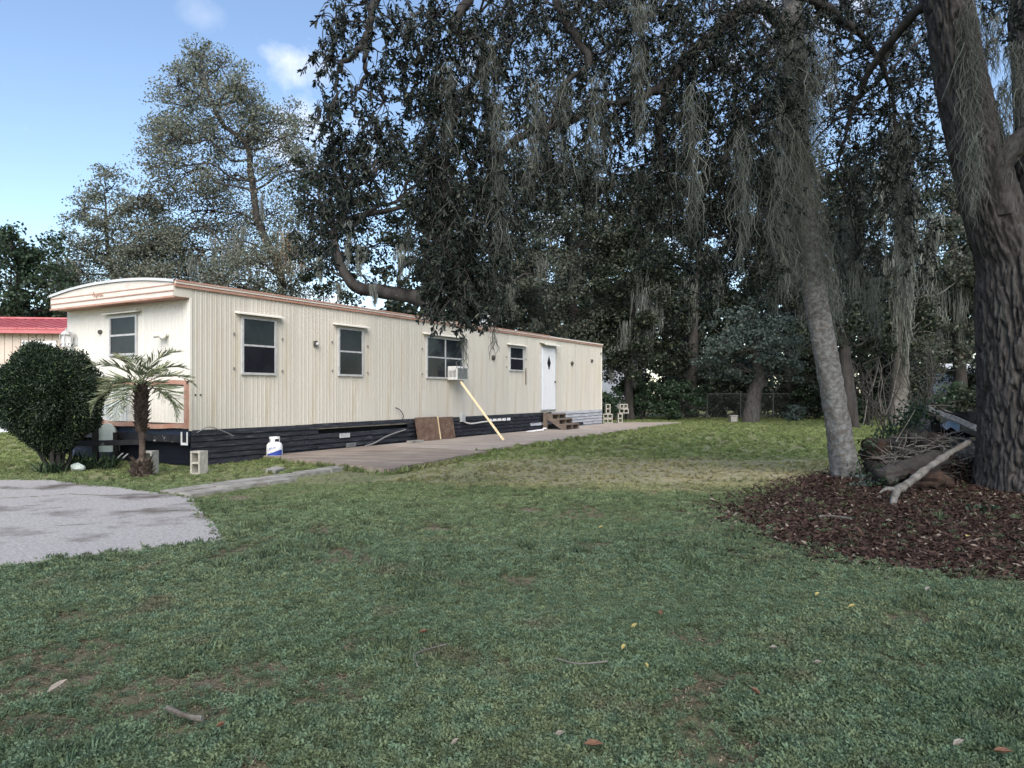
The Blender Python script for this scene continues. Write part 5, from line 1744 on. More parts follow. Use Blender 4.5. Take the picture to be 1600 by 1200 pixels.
# a finer, deeper layer of the same crown
r = np.random.default_rng(29)
bl = []
for px in range(660, 1500, 62):
    for py in range(-40, 300, 62):
        qx, qy = px + r.uniform(-26, 26), py + r.uniform(-26, 26)
        if 1285 < qx < 1345 and 45 < qy < 130: continue
        if 1280 < qx < 1345 and 180 < qy < 270: continue
        if qx < 800 and qy < 60: continue
        if r.random() < .12: continue
        Yd = r.uniform(12.5, 15.5)
        R_ = r.uniform(34, 58) / F * Yd
        bl.append((tuple(P(qx, qy, Yd)), R_, R_, R_ * .8))
cs, ss = leaf_blobs(bl, 0.042, 0.75, r, 14, spread=.5)
v, f = quads_leaves(cs, 0.042, r, .42)
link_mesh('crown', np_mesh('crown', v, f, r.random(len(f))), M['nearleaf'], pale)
tb = MB()
random.seed(29)
for (c, *_), s_ in zip(bl, ss):
    i0 = int(np.argmin(np.linalg.norm(limb_np - np.array(c), axis=1)))
    pt = wander(Vector(limb_np[i0]), Vector(c), 3, .08)
    tb.tube(pt, [.022 - .012 * i / (len(pt) - 1) for i in range(len(pt))], 4, caps=False)
    for q in s_[::2]:
        pt = wander(Vector(c), Vector(q), 2, .1)
        tb.tube(pt, [.007, ] * len(pt), 3, caps=False)
tb.build('twigs', M['twig'], pale)

# high oak crown, unseen behind the camera, placed to shade the near lawn
r = np.random.default_rng(23)
random.seed(23)
oc = MB()
cs_all = []
for k in range(30):
    x = r.uniform(-5.5, 11.5)
    y = r.uniform(-13.0, -2.0)
    zmin = CAMH + 0.56 * max(y, 0) + 2.2
    z = max(r.uniform(6.2, 11.0), zmin + r.uniform(0.2, 2.5))
    c = Vector((x, y, z))
    bl = [(tuple(c), 1.5, 1.5, 0.8)]
    cs, ss = leaf_blobs(bl, 0.10, 0.75, r, 16, spread=0.5)
    cs_all.append(cs)
    a = Vector((6.2, 9.4, 7.5)).lerp(c, 0.15)
    pt = wander(a, c, 4, 0.07, 0.03)
    oc.tube(pt, [0.09 - 0.07 * i / (len(pt) - 1) for i in range(len(pt))], 6, caps=False)
cs_all = np.concatenate(cs_all)
v, f = quads_leaves(cs_all, 0.10, r, 0.5)
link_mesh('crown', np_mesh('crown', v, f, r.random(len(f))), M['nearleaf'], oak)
oc.build('unseen_shade_limbs', M['farbark'], oak, smooth=True)

# moss on the near trees
def trunk_moss(parent, path, pr, n, lens, seed, h0, h1, width=0.007):
    r = np.random.default_rng(seed)
    pp = np.array([[p.x, p.y, p.z] for p in path])
    t = r.uniform(h0, h1, n) * (len(pp) - 1)
    i = np.clip(t.astype(int), 0, len(pp) - 2)
    c = pp[i] + (pp[i + 1] - pp[i]) * (t - i)[:, None]
    th = r.uniform(0, 2 * math.pi, n)
    rad = pr * r.uniform(0.85, 1.6, n)
    c[:, 0] += np.cos(th) * rad
    c[:, 1] += np.sin(th) * rad
    v, f, m = moss_strands(c, r.uniform(*lens, n), r, width, 6, 1.25)
    return link_mesh('hanging_moss', np_mesh('hanging_moss', v, f, np.repeat(r.random(n), 6)), M['moss'], parent)


trunk_moss(pale, smooth_path(ptr, 4), 0.195, 6600, (0.07, 0.20), 51, 0.46, 0.80)
trunk_moss(pale, smooth_path(ptr, 4), 0.19, 900, (0.07, 0.2), 52, 0.40, 0.55)
NM = [(pale, 1245, 60, 330, 10.4, 70, 1500), (pale, 1222, 250, 470, 10.5, 40, 700), (pale, 878, 120, 300, 8.6, 26, 420), (pale, 780, 290, 480, 8.3, 16, 260), (pale, 1000, 0, 62, 8.6, 30, 260),
      (pale, 640, 20, 75, 8.0, 20, 140), (pale, 760, 60, 160, 8.3, 22, 240), (pale, 768, 100, 330, 8.5, 16, 220), (pale, 590, 180, 235, 8.0, 12, 80), (pale, 845, 170, 290, 8.6, 18, 200), (pale, 945, 150, 290, 8.8, 14, 140),
      (oak, 1516, 50, 330, 9.0, 18, 360), (oak, 1522, 200, 362, 8.9, 12, 200), (oak, 1512, 0, 140, 9.0, 26, 200), (oak, 1548, 20, 120, 9.4, 40, 300), (oak, 1570, 120, 290, 9.1, 16, 220), (oak, 1590, 60, 200, 9.0, 30, 260), (oak, 1408, 170, 420, 11.0, 36, 260),
      (oak, 1420, 260, 520, 12.5, 32, 220), (pale, 1340, 240, 440, 12, 36, 160), (pale, 1365, 330, 560, 13, 30, 170), (pale, 1320, 300, 520, 12.5, 26, 130), (pale, 1295, 350, 560, 12, 20, 100), (pale, 772, 480, 560, 8.2, 8, 60), (pale, 724, 520, 590, 8.2, 8, 60),
      (pale, 1150, 200, 330, 9.6, 30, 240), (pale, 1060, 250, 400, 9.4, 22, 200), (pale, 700, 260, 420, 8.4, 18, 180), (pale, 640, 330, 450, 8.6, 14, 120), (pale, 779, 150, 440, 8.15, 15, 300), (pale, 700, 90, 260, 8.0, 14, 170), (pale, 832, 120, 330, 8.4, 16, 220), (pale, 930, 110, 310, 8.6, 16, 220), (pale, 1000, 60, 250, 8.7, 16, 210),
      (pale, 1082, 130, 390, 8.9, 18, 260), (pale, 1160, 190, 440, 9.0, 18, 260), (pale, 1206, 150, 400, 9.4, 18, 260)]
for i, (par, px, y0, y1, Yd, w_, n) in enumerate(NM):
    moss_clump(par, px, y0, y1, Yd, w_, n, 900 + i, width=0.009 if Yd < 11 else 0.015, curl=0.42)

# ------------------------------------------------------------------ round bush and small palm at the front end
bp_ = G(92, 738)
bush = empty('round_bush', (bp_.x, bp_.y, 0), 0, 'dense dark round clipped bush in front of the home', 'bush')
r = np.random.default_rng(61)
random.seed(61)
Rb = 0.83
n = 52000
d = unit(r.normal(size=(n, 3)))
rad = Rb * (0.55 + 0.45 * r.random(n) ** 0.35)
lump = np.array([mnoise.noise(Vector(q) * 2.4) for q in d[:, :]]) * 0.24
cx_off = np.array([-0.20, 0.0, 1.26])
pts = d * (rad * (1 + lump))[:, None]
low = np.clip(-pts[:, 2] / Rb, 0, 1)
pts[:, 0] *= (1 - 0.62 * low ** 2.6)
pts[:, 1] *= (1 - 0.62 * low ** 2.6)
pts[:, 0] += 0.16 * low
pts[:, 2] *= np.where(pts[:, 2] < 0, 1.18, 1.02)
pts += cx_off[None, :]
sh_t = r.integers(0, n, 6000)
tall = pts[sh_t] + np.stack([r.normal(0, .02, 6000), r.normal(0, .02, 6000), r.uniform(0.0, .12, 6000)], 1)
tall = tall[tall[:, 2] > 1.7]
allp = np.concatenate([pts, tall])
ax = unit(allp - cx_off[None, :]) + r.normal(size=allp.shape) * 0.8
core = unit(r.normal(size=(5000, 3))) * (0.72 * Rb * r.random(5000) ** 0.33)[:, None] * np.array([[0.9, 0.9, 1.1]]) + cx_off[None, :]
allp = np.concatenate([allp, core])
ax = np.concatenate([ax, r.normal(size=core.shape)])
nn_ = len(allp) - 5000
v, f = blade_leaves(allp, ax, np.concatenate([r.uniform(0.04, 0.075, nn_), np.full(5000, .12)]), np.concatenate([r.uniform(0.014, 0.024, nn_), np.full(5000, .07)]), r)
hgt = np.repeat(allp[:, 2], 2)
link_mesh('foliage', np_mesh('foliage', v, f, np.repeat(r.random(len(allp)) ** 1.3, 2)), M['bushleaf'], bush)
for k in range(9):
    a = random.uniform(0, 6.28)
    pt = wander((random.uniform(-.12, .12), random.uniform(-.1, .1), -0.05), (-0.2 + 0.5 * math.cos(a), 0.5 * math.sin(a), random.uniform(0.8, 1.5)), 3, 0.06)
    MB().tube(pt, [0.04 * (1 - 0.6 * i / (len(pt) - 1)) for i in range(len(pt))], 6).build('stem', M['farbark'], bush)

pp_ = G(221, 746)
palm = empty('small_palm', (pp_.x, pp_.y, 0), 0, 'small feathery palm with a shaggy trunk before the end wall', 'palm')
PZ = 1.52
mb = MB()
prof = [(0.0, 0.13), (0.12, 0.15), (0.26, 0.13), (0.36, 0.05), (0.55, 0.045), (0.72, 0.05), (0.85, 0.068), (1.05, 0.078), (1.25, 0.082), (1.40, 0.075), (1.52, 0.04)]
mb.tube([(0.02 * math.sin(z * 4), 0, z - 0.04) for z, q in prof], [q for z, q in prof], 14, jit=0.3)
mb.build('trunk', M['palmtrunk'], palm)
# old leaf bases: each a stubby scale on the trunk
r = np.random.default_rng(71)
random.seed(71)
boot = MB()
boot.v = [(-0.028, 0, 0), (0.028, 0, 0), (0.018, 0.05, 0.07), (-0.018, 0.05, 0.07), (0, 0.075, 0.10), (0, -0.015, 0.03)]
boot.f = [(0, 1, 2, 3), (3, 2, 4), (0, 3, 5), (1, 5, 2)]
bme = boot.mesh('leaf_base')
bme.materials.append(M['palmtrunk'])
for k in range(200):
    z = 0.74 + 0.74 * k / 150 if k < 150 else 0.02 + 0.26 * (k - 150) / 50
    a = k * 2.4
    rr_ = np.interp(z, [q[0] for q in prof], [q[1] for q in prof]) * 0.95
    o = bpy.data.objects.new('leaf_base', bme)
    col.objects.link(o)
    o.parent = palm
    o.location = (math.cos(a) * rr_, math.sin(a) * rr_, z - 0.03)
    o.rotation_euler = (random.uniform(-.3, .3), 0, a - math.pi / 2)
    s_ = random.uniform(0.8, 1.35)
    o.scale = (s_, s_, s_)
# fronds: arching rachis with paired leaflets
nfr = 17
for k in range(nfr):
    a = k * 2.39996 + r.normal(0, .15)
    el = 1.35 - 1.5 * (k / nfr) + r.normal(0, .08)
    Lr = r.uniform(0.75, 1.0)
    pts = [Vector((0, 0, PZ - 0.05))]
    ang = el
    for s in range(10):
        ang -= (0.10 + 0.07 * s / 9 * (1.2 + 0.5 * (k / nfr)))
        st = Lr / 10
        pts.append(pts[-1] + Vector((math.cos(a) * math.cos(ang), math.sin(a) * math.cos(ang), math.sin(ang))) * st)
    fo = MB().tube(pts, [0.010 * (1 - 0.8 * i / 10) for i in range(11)], 5).build('frond', M['frond'], palm)
    nl = 26
    t = np.linspace(0.18, 0.99, nl)
    pa = np.array([[p.x, p.y, p.z] for p in pts])
    base = np.stack([np.interp(t * 10, np.arange(11), pa[:, j]) for j in range(3)], 1)
    tang = unit(np.stack([np.interp(t * 10, np.arange(10) + .5, np.diff(pa[:, j])) for j in range(3)], 1))
    side = unit(np.cross(tang, np.array([[0, 0, 1.0]])))
    lb, la, lw = [], [], []
    for sg in (-1, 1):
        lb.append(base)
        la.append(tang * 0.75 + side * sg * 0.8 + np.array([[0, 0, 0.12]]) + r.normal(size=(nl, 3)) * 0.10)
        lw.append(0.30 * np.sin(np.clip(t * 1.05, 0, 1) * math.pi * 0.85 + 0.35) * r.uniform(0.8, 1.1, nl) + 0.02)
    lb, la, lw = np.concatenate(lb), np.concatenate(la), np.concatenate(lw)
    v, f = blade_leaves(lb, la, lw, np.full(len(lw), 0.0055), r, fold=0.1, curl=0.16)
    link_mesh('leaflets', np_mesh('leaflets', v, f, np.repeat(r.random(len(lw)), 2)), M['frond'], fo)

# weeds at the bush foot
for i, (px, py, h_) in enumerate(((120, 735, 0.34), (160, 735, 0.30), (75, 742, 0.25))):
    p = G(px, py)
    r = np.random.default_rng(80 + i)
    n = 60
    wv, wf = blade_leaves(np.stack([r.normal(0, .10, n), r.normal(0, .06, n), np.zeros(n)], 1), np.stack([r.normal(0, .45, n), r.normal(0, .45, n), np.ones(n)], 1), r.uniform(.5, 1.1, n) * h_, np.full(n, .018), r, curl=.3)
    o = link_mesh('weed_tuft', np_mesh('weed_tuft', wv, wf, np.repeat(r.random(n), 2)), M['vineleaf'])
    o.location = (p.x, p.y + 0.1, -0.01)
    tag(o, ('leafy weed tuft under the right side of the round bush', 'leafy weed tuft between the bush and the palm', 'small weed tuft at the left foot of the round bush')[i], 'weeds', 'weed tufts by the bush')

# ------------------------------------------------------------------ brush pile by the near trunks
def lump(name, pts_r, m, seed, sub=3, amp=0.25, scale=(1, 1, 1), freq=2.0):
    import bmesh
    bm = bmesh.new()
    bmesh.ops.create_icosphere(bm, subdivisions=sub, radius=1.0)
    for v_ in bm.verts:
        q = mnoise.noise(v_.co * freq + Vector((seed, 0, 0))) + 0.4 * mnoise.noise(v_.co * freq * 2.7 + Vector((0, seed, 0)))
        v_.co = Vector((v_.co.x * scale[0], v_.co.y * scale[1], v_.co.z * scale[2])) * (1 + amp * q)
    me = bpy.data.meshes.new(name)
    bm.to_mesh(me)
    bm.free()
    return link_mesh(name, me, m)


BD = 11.0
# earth heap behind, with moss on its slope
heap = lump('earth_heap', None, M['rock'], 3, 4, 0.22, (0.64, 0.42, 0.64), 2.2)
heap.location = P(1462, 710, BD + 0.50)
heap.rotation_euler = (0, math.radians(18), 0)
tag(heap, 'grey mossy heap of old concrete and earth between the two near trunks', 'heap')
r = np.random.default_rng(131)
# dark green creeper over the heap's left slope
n = 1800
t = r.random(n)
c = np.stack([np.interp(t, [0, .5, 1], [P(1372, 728, BD).x, P(1410, 676, BD).x, P(1455, 632, BD).x]) + r.normal(0, .06, n), BD + 0.2 + r.normal(0, .22, n),
              np.interp(t, [0, .5, 1], [P(1370, 725, BD).z, P(1415, 676, BD).z, P(1462, 634, BD).z]) + r.normal(0, .07, n)], 1)
v, f = quads_leaves(c, 0.028, r)
tag(link_mesh('creeper_vine', np_mesh('creeper_vine', v, f, r.random(n)), M['vineleaf']), 'dark green creeper climbing the slope of the grey heap', 'vine')
# weathered plank roofing the heap
a, b = P(1448, 640, BD), P(1560, 690, BD - 0.2)
d = (b - a).normalized()
mb = MB().tube([a, a.lerp(b, .4) + Vector((0, 0, .015)), b], [0.075, 0.09, 0.085], 5, jit=0.4)
tag(mb.build('weathered_beam', M['greywood']), 'weathered grey beam lying across the top of the heap', 'beam')
a, b = P(1440, 634, BD + .4), P(1556, 672, BD + .2)
tag(MB().tube(wander(a, b, 4, .02), 0.045, 7, jit=.4).build('weathered_beam', M['oldwood']), 'darker brown beam behind the weathered grey beam', 'beam')
# dark hollow below it, drawn in as a black sheet, and pale blue piece
sheet = MB()
gr = [[P(1452 + i * 15, 690 - j * 14 - i * 1.0, BD - 0.05) + Vector((random.gauss(0, .015), random.gauss(0, .03), random.gauss(0, .02))) for i in range(7)] for j in range(4)]
for j in range(3):
    for i in range(6):
        sheet.quad(gr[j][i], gr[j][i + 1], gr[j + 1][i + 1], gr[j + 1][i])
tag(sheet.build('dark_hollow_sheet', M['dark']), 'crumpled black sheet standing in for the dark hollow under the weathered beam', 'sheet')
mb = MB()
pts = [P(1472, 665, BD - .18), P(1483, 657, BD - .16), P(1500, 663, BD - .18), P(1499, 676, BD - .22), P(1486, 667, BD - .24), P(1479, 672, BD - .22)]
mb.v = [tuple(p) for p in pts] + [tuple(p + Vector((0, .05, 0))) for p in pts]
mb.f = [(0, 5, 4, 1), (1, 4, 3, 2)] + [(i, (i + 1) % 6, (i + 1) % 6 + 6, i + 6) for i in range(6)] + [(7, 10, 11, 6), (8, 9, 10, 7)]
tag(mb.build('plastic_scrap', M['tarp']), 'pale blue-grey plastic scrap tucked under the beam', 'plastic')


def log(name, a, b, r0, r1, m, label, cat, amp=0.012, sides=44, kind='furrow', seed=1, sx=16, sz=5):
    me = trunk_mesh([a, a.lerp(b, .5) + Vector((0, 0, .02)), b], [r0, (r0 + r1) / 2, r1], sides, 0.02, amp, sx, sz, 'limb' if kind == 'limb' else 'furrow', seed)
    # close both ends
    o = link_mesh(name, me, m)
    import bmesh
    bm = bmesh.new()
    bm.from_mesh(me)
    bmesh.ops.holes_fill(bm, edges=[e for e in bm.edges if e.is_boundary], sides=0)
    bm.to_mesh(me)
    bm.free()
    return tag(o, label, cat)


log('rotten_log', P(1360, 708, BD), P(1452, 704, BD + .3), 0.19, 0.17, M['rotwood'], 'thick crumbling red-brown rotten log touching the pale trunk', 'log', 0.03, seed=7, sx=9, sz=6)
log('rotten_log', P(1362, 738, BD - .1), P(1480, 728, BD + .2), 0.16, 0.15, M['farbark'], 'dark rotting log lying under the red-brown one', 'log', 0.03, seed=8, sx=10, sz=5)
log('bark_log', P(1375, 748, 9.7), P(1470, 718, 10.1), 0.115, 0.13, M['farbark'], 'grey log with ridged bark under the forked dead branch', 'log', 0.03, seed=9, sx=14, sz=4)
lp = lump('rotten_stump', None, M['rotwood'], 11, 3, 0.35, (0.20, 0.16, 0.14), 2.6)
lp.location = P(1458, 690, BD - .25)
tag(lp, 'rusty brown rotten stump piece behind the dead branch', 'stump')
lp = lump('rotten_stump', None, M['rotwood'], 15, 3, 0.35, (0.26, 0.18, 0.15), 2.6)
lp.location = P(1452, 750, 9.6)
tag(lp, 'red rotten wood chunk under the dead branch', 'stump')
lp = lump('rotten_stump', None, M['farbark'], 21, 4, 0.42, (0.42, 0.26, 0.30), 2.4)
lp.location = P(1432, 704, BD - .15)
tag(lp, 'broad dark rotted stump mass in the middle of the brush pile', 'stump')
# forked dead branch: one thing with two arms
fb = empty('dead_branch', (0, 0, 0), 0, 'forked bare grey dead branch propped in front of the pile', 'branch')
J = P(1402, 766, 8.7)
pts = [P(1516, 690, 9.9), P(1490, 704, 9.65), P(1466, 720, 9.4), P(1440, 738, 9.1), P(1418, 756, 8.85), J]
random.seed(3)
MB().tube(smooth_path(pts, 5), [0.036 + 0.006 * math.sin(i * .9) + 0.004 * math.sin(i * 2.3) + 0.016 * i / 26 for i in range(26)], 10, jit=.3).build('arm', M['deadbranch'], fb, smooth=True)
MB().tube(smooth_path([J + Vector((0.01, 0, .03)), P(1396, 784, 8.5), P(1398, 796, 8.4), P(1402, 806, 8.2)], 5), [0.046 - .0012 * i for i in range(16)], 9, jit=.25).build('arm', M['deadbranch'], fb, smooth=True)
MB().tube(smooth_path([J, P(1385, 764, 8.6), P(1374, 770, 8.5)], 4), [0.04, .036, .03, .028, .024, .02, .016, .012, .01], 7, jit=.3).build('arm', M['deadbranch'], fb, smooth=True)
# loose sticks
SL = ['thin stick slanting over the rotten log', 'thin stick crossing the heap below the blue scrap', 'short stick on the left end of the rotten log', 'stick along the dark rotting log', 'stick dipping under the bark log',
      'stick beside the upper end of the dead branch', 'stick sloping to the big trunk foot', 'thin stick against the dead branch', 'thick short stub leaning right of the dead branch', 'short stick poking out below the blue scrap', 'low stick near the big trunk foot',
      'thin stick before the red rotten chunk', 'stick under the weathered beam', 'upright thin stick on the creeper slope', 'long stick on the heap top', 'thin stick reaching from the heap top to the big trunk']
sticks = [((1410, 702), (1455, 682), .014), ((1430, 706), (1480, 676), .010), ((1385, 712), (1420, 700), .012), ((1380, 722), (1440, 716), .016), ((1390, 730), (1450, 742), .012),
          ((1470, 705), (1530, 712), .018), ((1480, 716), (1535, 730), .016), ((1460, 740), (1500, 716), .012), ((1500, 742), (1522, 714), .03), ((1490, 690), (1505, 676), .014), ((1475, 735), (1530, 745), .012),
          ((1440, 757), (1500, 748), .010), ((1470, 690), (1540, 690), .02), ((1400, 690), (1430, 640), .010), ((1455, 628), (1520, 660), .014), ((1450, 634), (1535, 640), .010)]
random.seed(8)
for i, (a, b, rr_) in enumerate(sticks):
    A_, B_ = P(a[0], a[1], BD - random.uniform(.1, .7)), P(b[0], b[1], BD - random.uniform(.1, .7))
    pt = wander(A_, B_, 3, .05)
    o = MB().tube(pt, [rr_ * (1 - .5 * k / (len(pt) - 1)) for k in range(len(pt))], 6).build('stick', M['deadbranch'] if i % 2 else M['twig'])
    tag(o, SL[i] + ' in the brush pile', 'stick', 'sticks in the brush pile')
# tangle of fine dead twigs over the pile
tg = MB()
random.seed(12)
for k in range(420):
    x = random.uniform(1375, 1538)
    top_y = np.interp(x, [1370, 1420, 1470, 1540], [712, 690, 672, 690])
    y = random.uniform(top_y, 752)
    A_ = P(x, y, BD - random.uniform(.15, .9))
    A_.z = max(A_.z, .03)
    d_ = Vector((random.gauss(0, 1), random.gauss(0, .6), random.gauss(0, .35))).normalized() * random.uniform(.12, .45)
    B_ = A_ + d_
    B_.z = max(B_.z, .02)
    pt = wander(A_, B_, 2, .12)
    rr_ = random.uniform(.003, .009)
    tg.tube(pt, [rr_ * (1 - .5 * i / (len(pt) - 1)) for i in range(len(pt))], 4, caps=False)
tag(tg.build('twig_tangle', M['deadbranch']), 'tangle of fine dead twigs over the brush pile', kind='stuff')
# leafy debris inside the pile
n = 4200
t = r.random((n, 2))
c = np.stack([(1370 + 165 * t[:, 0] - 800) / F * BD, BD - .35 + r.normal(0, .25, n), 0.0 + 0.40 * t[:, 1] ** 1.3 * np.sin(np.clip(t[:, 0] * 1.0 + .12, 0, 1) * 2.7)], 1)
c[:, 2] += hz(c[:, 0], c[:, 1])
v, f = quads_leaves(c, 0.030, r, .4)
tag(link_mesh('brush_debris', np_mesh('brush_debris', v, f, r.random(n) ** 1.6 * .9), M['litter']), 'dead twigs and leaf debris filling the brush pile', kind='stuff')
# small green plants sprouting round the pile
for i, (px, py, Yd, h_, n, lab) in enumerate(((1362, 712, 10.9, .28, 26, 'small ivy plant on top of the rotten log'), (1345, 742, 10.7, .22, 40, 'low green plant at the foot of the pale trunk'), (1352, 778, 9.8, .2, 40, 'pale weeds in the litter before the pale trunk'),
                                              (1378, 765, 10.2, .25, 60, 'green weeds under the end of the bark log'), (1385, 803, 9.6, .2, 30, 'small dark green seedling at the dead branch foot'), (1545, 845, 7.9, .04, 40, 'mossy green sprig lying in the brown litter'))):
    p = P(px, py, Yd)
    rr2 = np.random.default_rng(500 + i)
    n = n * 2
    bb = np.stack([rr2.normal(0, .09, n), rr2.normal(0, .07, n), np.abs(rr2.normal(0, h_ * .45, n))], 1)
    v, f = blade_leaves(bb, rr2.normal(size=(n, 3)) + np.array([[0, 0, .4]]), rr2.uniform(.04, .08, n), rr2.uniform(.025, .045, n), rr2)
    o = link_mesh('sprouting_plant', np_mesh('sprouting_plant', v, f, np.repeat(rr2.random(n), 2)), M['vineleaf'] if i != 2 else M['blueleaf'])
    z = float(hz(np.array([p.x]), np.array([p.y]))[0])
    o.location = (p.x, p.y, z if i else p.z)
    tag(o, lab, 'plant')

# ------------------------------------------------------------------ leaf litter under the near trees
LIT = [g2(1112, 796), g2(1165, 773), g2(1255, 750), g2(1330, 735), g2(1420, 720), g2(1750, 720), g2(1900, 800), g2(1800, 930), g2(1600, 925), g2(1500, 908), g2(1400, 894), g2(1270, 876), g2(1185, 848), g2(1128, 816)]
r = np.random.default_rng(141)
xs = r.uniform(1.5, 11, 125000)
ys = r.uniform(5, 15, 125000)
ins = in_poly(xs, ys, LIT)
edge_j = r.normal(0, .22, (2, 125000))
ins2 = in_poly(xs + edge_j[0], ys + edge_j[1], LIT)
k = ins2
xs, ys = xs[k], ys[k]
n = len(xs)
zz = hz(xs, ys) + r.uniform(0.004, 0.045, n)
d = np.stack([r.normal(size=n), r.normal(size=n), r.normal(0, .35, n)], 1)
base = np.stack([xs, ys, zz], 1)
axis = unit(d)
side = unit(np.cross(axis, np.array([[0, 0, 1.0]])) + r.normal(0, .35, (n, 3)))
s = r.uniform(.016, .042, n)[:, None]
v = np.empty((n, 4, 3))
v[:, 0] = base - axis * s
v[:, 1] = base + side * s * .42 + np.array([[0, 0, .008]])
v[:, 2] = base + axis * s + np.stack([np.zeros(n), np.zeros(n), r.uniform(-.01, .02, n)], 1)
v[:, 3] = base - side * s * .42 + np.array([[0, 0, .008]])
rn = r.random(n)
rn = np.where(r.random(n) < .05, .97, rn * .9 ** 1)
lit = link_mesh('leaf_litter', np_mesh('leaf_litter', v.reshape(-1, 3), np.arange(4 * n).reshape(n, 4), rn), M['litter'])
tag(lit, 'carpet of brown fallen leaves under the near trees', kind='stuff')
print('litter', n)
# dark soil sheet under the litter
lp_ = rough_poly(LIT, .3, .12, 9)
import bmesh
bm = bmesh.new()
vs = [bm.verts.new((x, y, 0)) for x, y in lp_]
bm.faces.new(vs)
bmesh.ops.triangulate(bm, faces=bm.faces[:])
for _ in range(5):
    long_e = [e for e in bm.edges if e.calc_length() > .35]
    if long_e: bmesh.ops.subdivide_edges(bm, edges=long_e, cuts=1)
bmesh.ops.triangulate(bm, faces=bm.faces[:])
for v_ in bm.verts:
    v_.co.z = float(hz(np.array([v_.co.x]), np.array([v_.co.y]))[0]) + .006
me = bpy.data.meshes.new('mulch_bed')
bm.to_mesh(me)
bm.free()
M['mulch'] = mat('mulch_soil', (0.035, 0.022, 0.018), (0.085, 0.055, 0.045), scale=14, rough=1.0, bump=.9, bscale=50, coords='World')
tag(link_mesh('mulch_bed', me, M['mulch']), 'dark bare soil under the fallen leaves', kind='structure')

# ------------------------------------------------------------------ single fallen leaves and twigs on the lawn
def fallen_leaf(px, py, ln, rz, m, label, group, wf=.42):
    p = G(px, py)
    z = float(hz(np.array([p.x]), np.array([p.y]))[0]) + .05
    mb = MB()
    ln *= .68
    w_ = ln * wf * .5
    mb.v = [(-ln / 2, 0, .0), (-ln * .2, w_, .012), (ln * .2, w_ * .9, .014), (ln / 2, 0, .012), (ln * .2, -w_ * .9, .016), (-ln * .2, -w_, .010), (0, 0, -.002)]
    mb.f = [(0, 6, 1), (1, 6, 2), (2, 6, 3), (3, 6, 4), (4, 6, 5), (5, 6, 0)]
    o = mb.build('fallen_leaf', m)
    o.modifiers.new('solid', 'SOLIDIFY').thickness = .002
    o.location = (p.x, p.y, z)
    o.rotation_euler = (random.uniform(-.25, .25), random.uniform(-.25, .25), rz)
    tag(o, label, 'leaf', group)


random.seed(91)
YL = 'yellow leaves fallen on the lawn'
fallen_leaf(991, 990, .055, .1, M['yellowleaf'], 'bright yellow fallen leaf, farthest of three yellow ones in mid lawn', YL)
fallen_leaf(974, 1030, .05, .9, M['yellowleaf'], 'dull yellow fallen leaf, middle of three yellow ones in mid lawn', YL)
fallen_leaf(1010, 1062, .045, 2.0, M['yellowleaf'], 'pale yellow fallen leaf, closest to the camera of three yellow ones', YL)
fallen_leaf(1331, 961, .065, .05, M['yellowleaf'], 'thin yellow fallen leaf south of the brown litter', YL, .25)
fallen_leaf(1277, 939, .05, .3, M['yellowleaf'], 'tan-yellow fallen leaf close to the edge of the brown litter', YL)
fallen_leaf(939, 829, .07, .2, M['yellowleaf'], 'yellow fallen leaf on the far lawn near a bare patch', YL)
fallen_leaf(1512, 843, .09, .4, M['yellowleaf'], 'yellow fallen leaf lying on the brown litter', YL)
BL = 'brown leaves fallen on the lawn'
fallen_leaf(662, 1003, .075, .35, M['brownleaf'], 'reddish brown curled leaf alone in the left mid lawn', BL, .6)
fallen_leaf(345, 1156, .06, 0, M['brownleaf'], 'reddish brown leaf beside the short stick in the near lawn', BL, .35)
fallen_leaf(1180, 1100, .07, 2.4, M['brownleaf'], 'dark brown leaf sunk in the near lawn at centre right', BL, .5)
fallen_leaf(1032, 966, .05, 1.4, M['brownleaf'], 'small brown leaf near the yellow ones', BL, .7)
fallen_leaf(927, 1190, .1, .1, M['brownleaf'], 'brown leaf at the bottom edge of the lawn', BL, .5)
fallen_leaf(1567, 1190, .09, -.3, M['brownleaf'], 'brown leaf in the bottom right corner of the lawn', BL, .5)
PL = 'pale dry leaves fallen on the lawn'
fallen_leaf(1208, 1028, .05, -.3, M['paleleaf'], 'pale dry leaf right of the yellow leaves', PL)
fallen_leaf(1277, 1052, .055, -.6, M['paleleaf'], 'greyish dry leaf farther right of the yellow leaves', PL)
fallen_leaf(1498, 1177, .07, .15, M['paleleaf'], 'pale oval leaf near the bottom right of the lawn', PL)
fallen_leaf(874, 1174, .05, .1, M['paleleaf'], 'pale dry leaf at the bottom centre of the lawn', PL, .3)
fallen_leaf(711, 1188, .045, .5, M['paleleaf'], 'whitish sliver of leaf near the bottom edge', PL, .3)
fallen_leaf(1450, 937, .06, .2, M['paleleaf'], 'whitish torn leaf on the grass below the litter', PL, .6)
fallen_leaf(90, 1088, .13, 1.0, M['paleleaf'], 'grey-green withered leaf in the bare patch at the left', PL, .3)
fallen_leaf(1405, 845, .09, 1.2, M['paleleaf'], 'pale upright leaf in the brown litter', PL, .35)
fallen_leaf(1570, 787, .09, .2, M['paleleaf'], 'white leaf near the foot of the big furrowed trunk', PL, .6)
tw = [([(262, 1124), (290, 1138), (316, 1143)], .011, 'short pale stick in the near left lawn'), ([(868, 1050), (905, 1059), (950, 1054)], .004, 'thin curved twig left of the yellow leaves'),
      ([(652, 1062), (652, 1040), (700, 1024)], .004, 'thin hooked straw in the left mid lawn'), ([(1280, 814), (1300, 813), (1330, 818)], .012, 'pale short stick lying on the brown litter')]
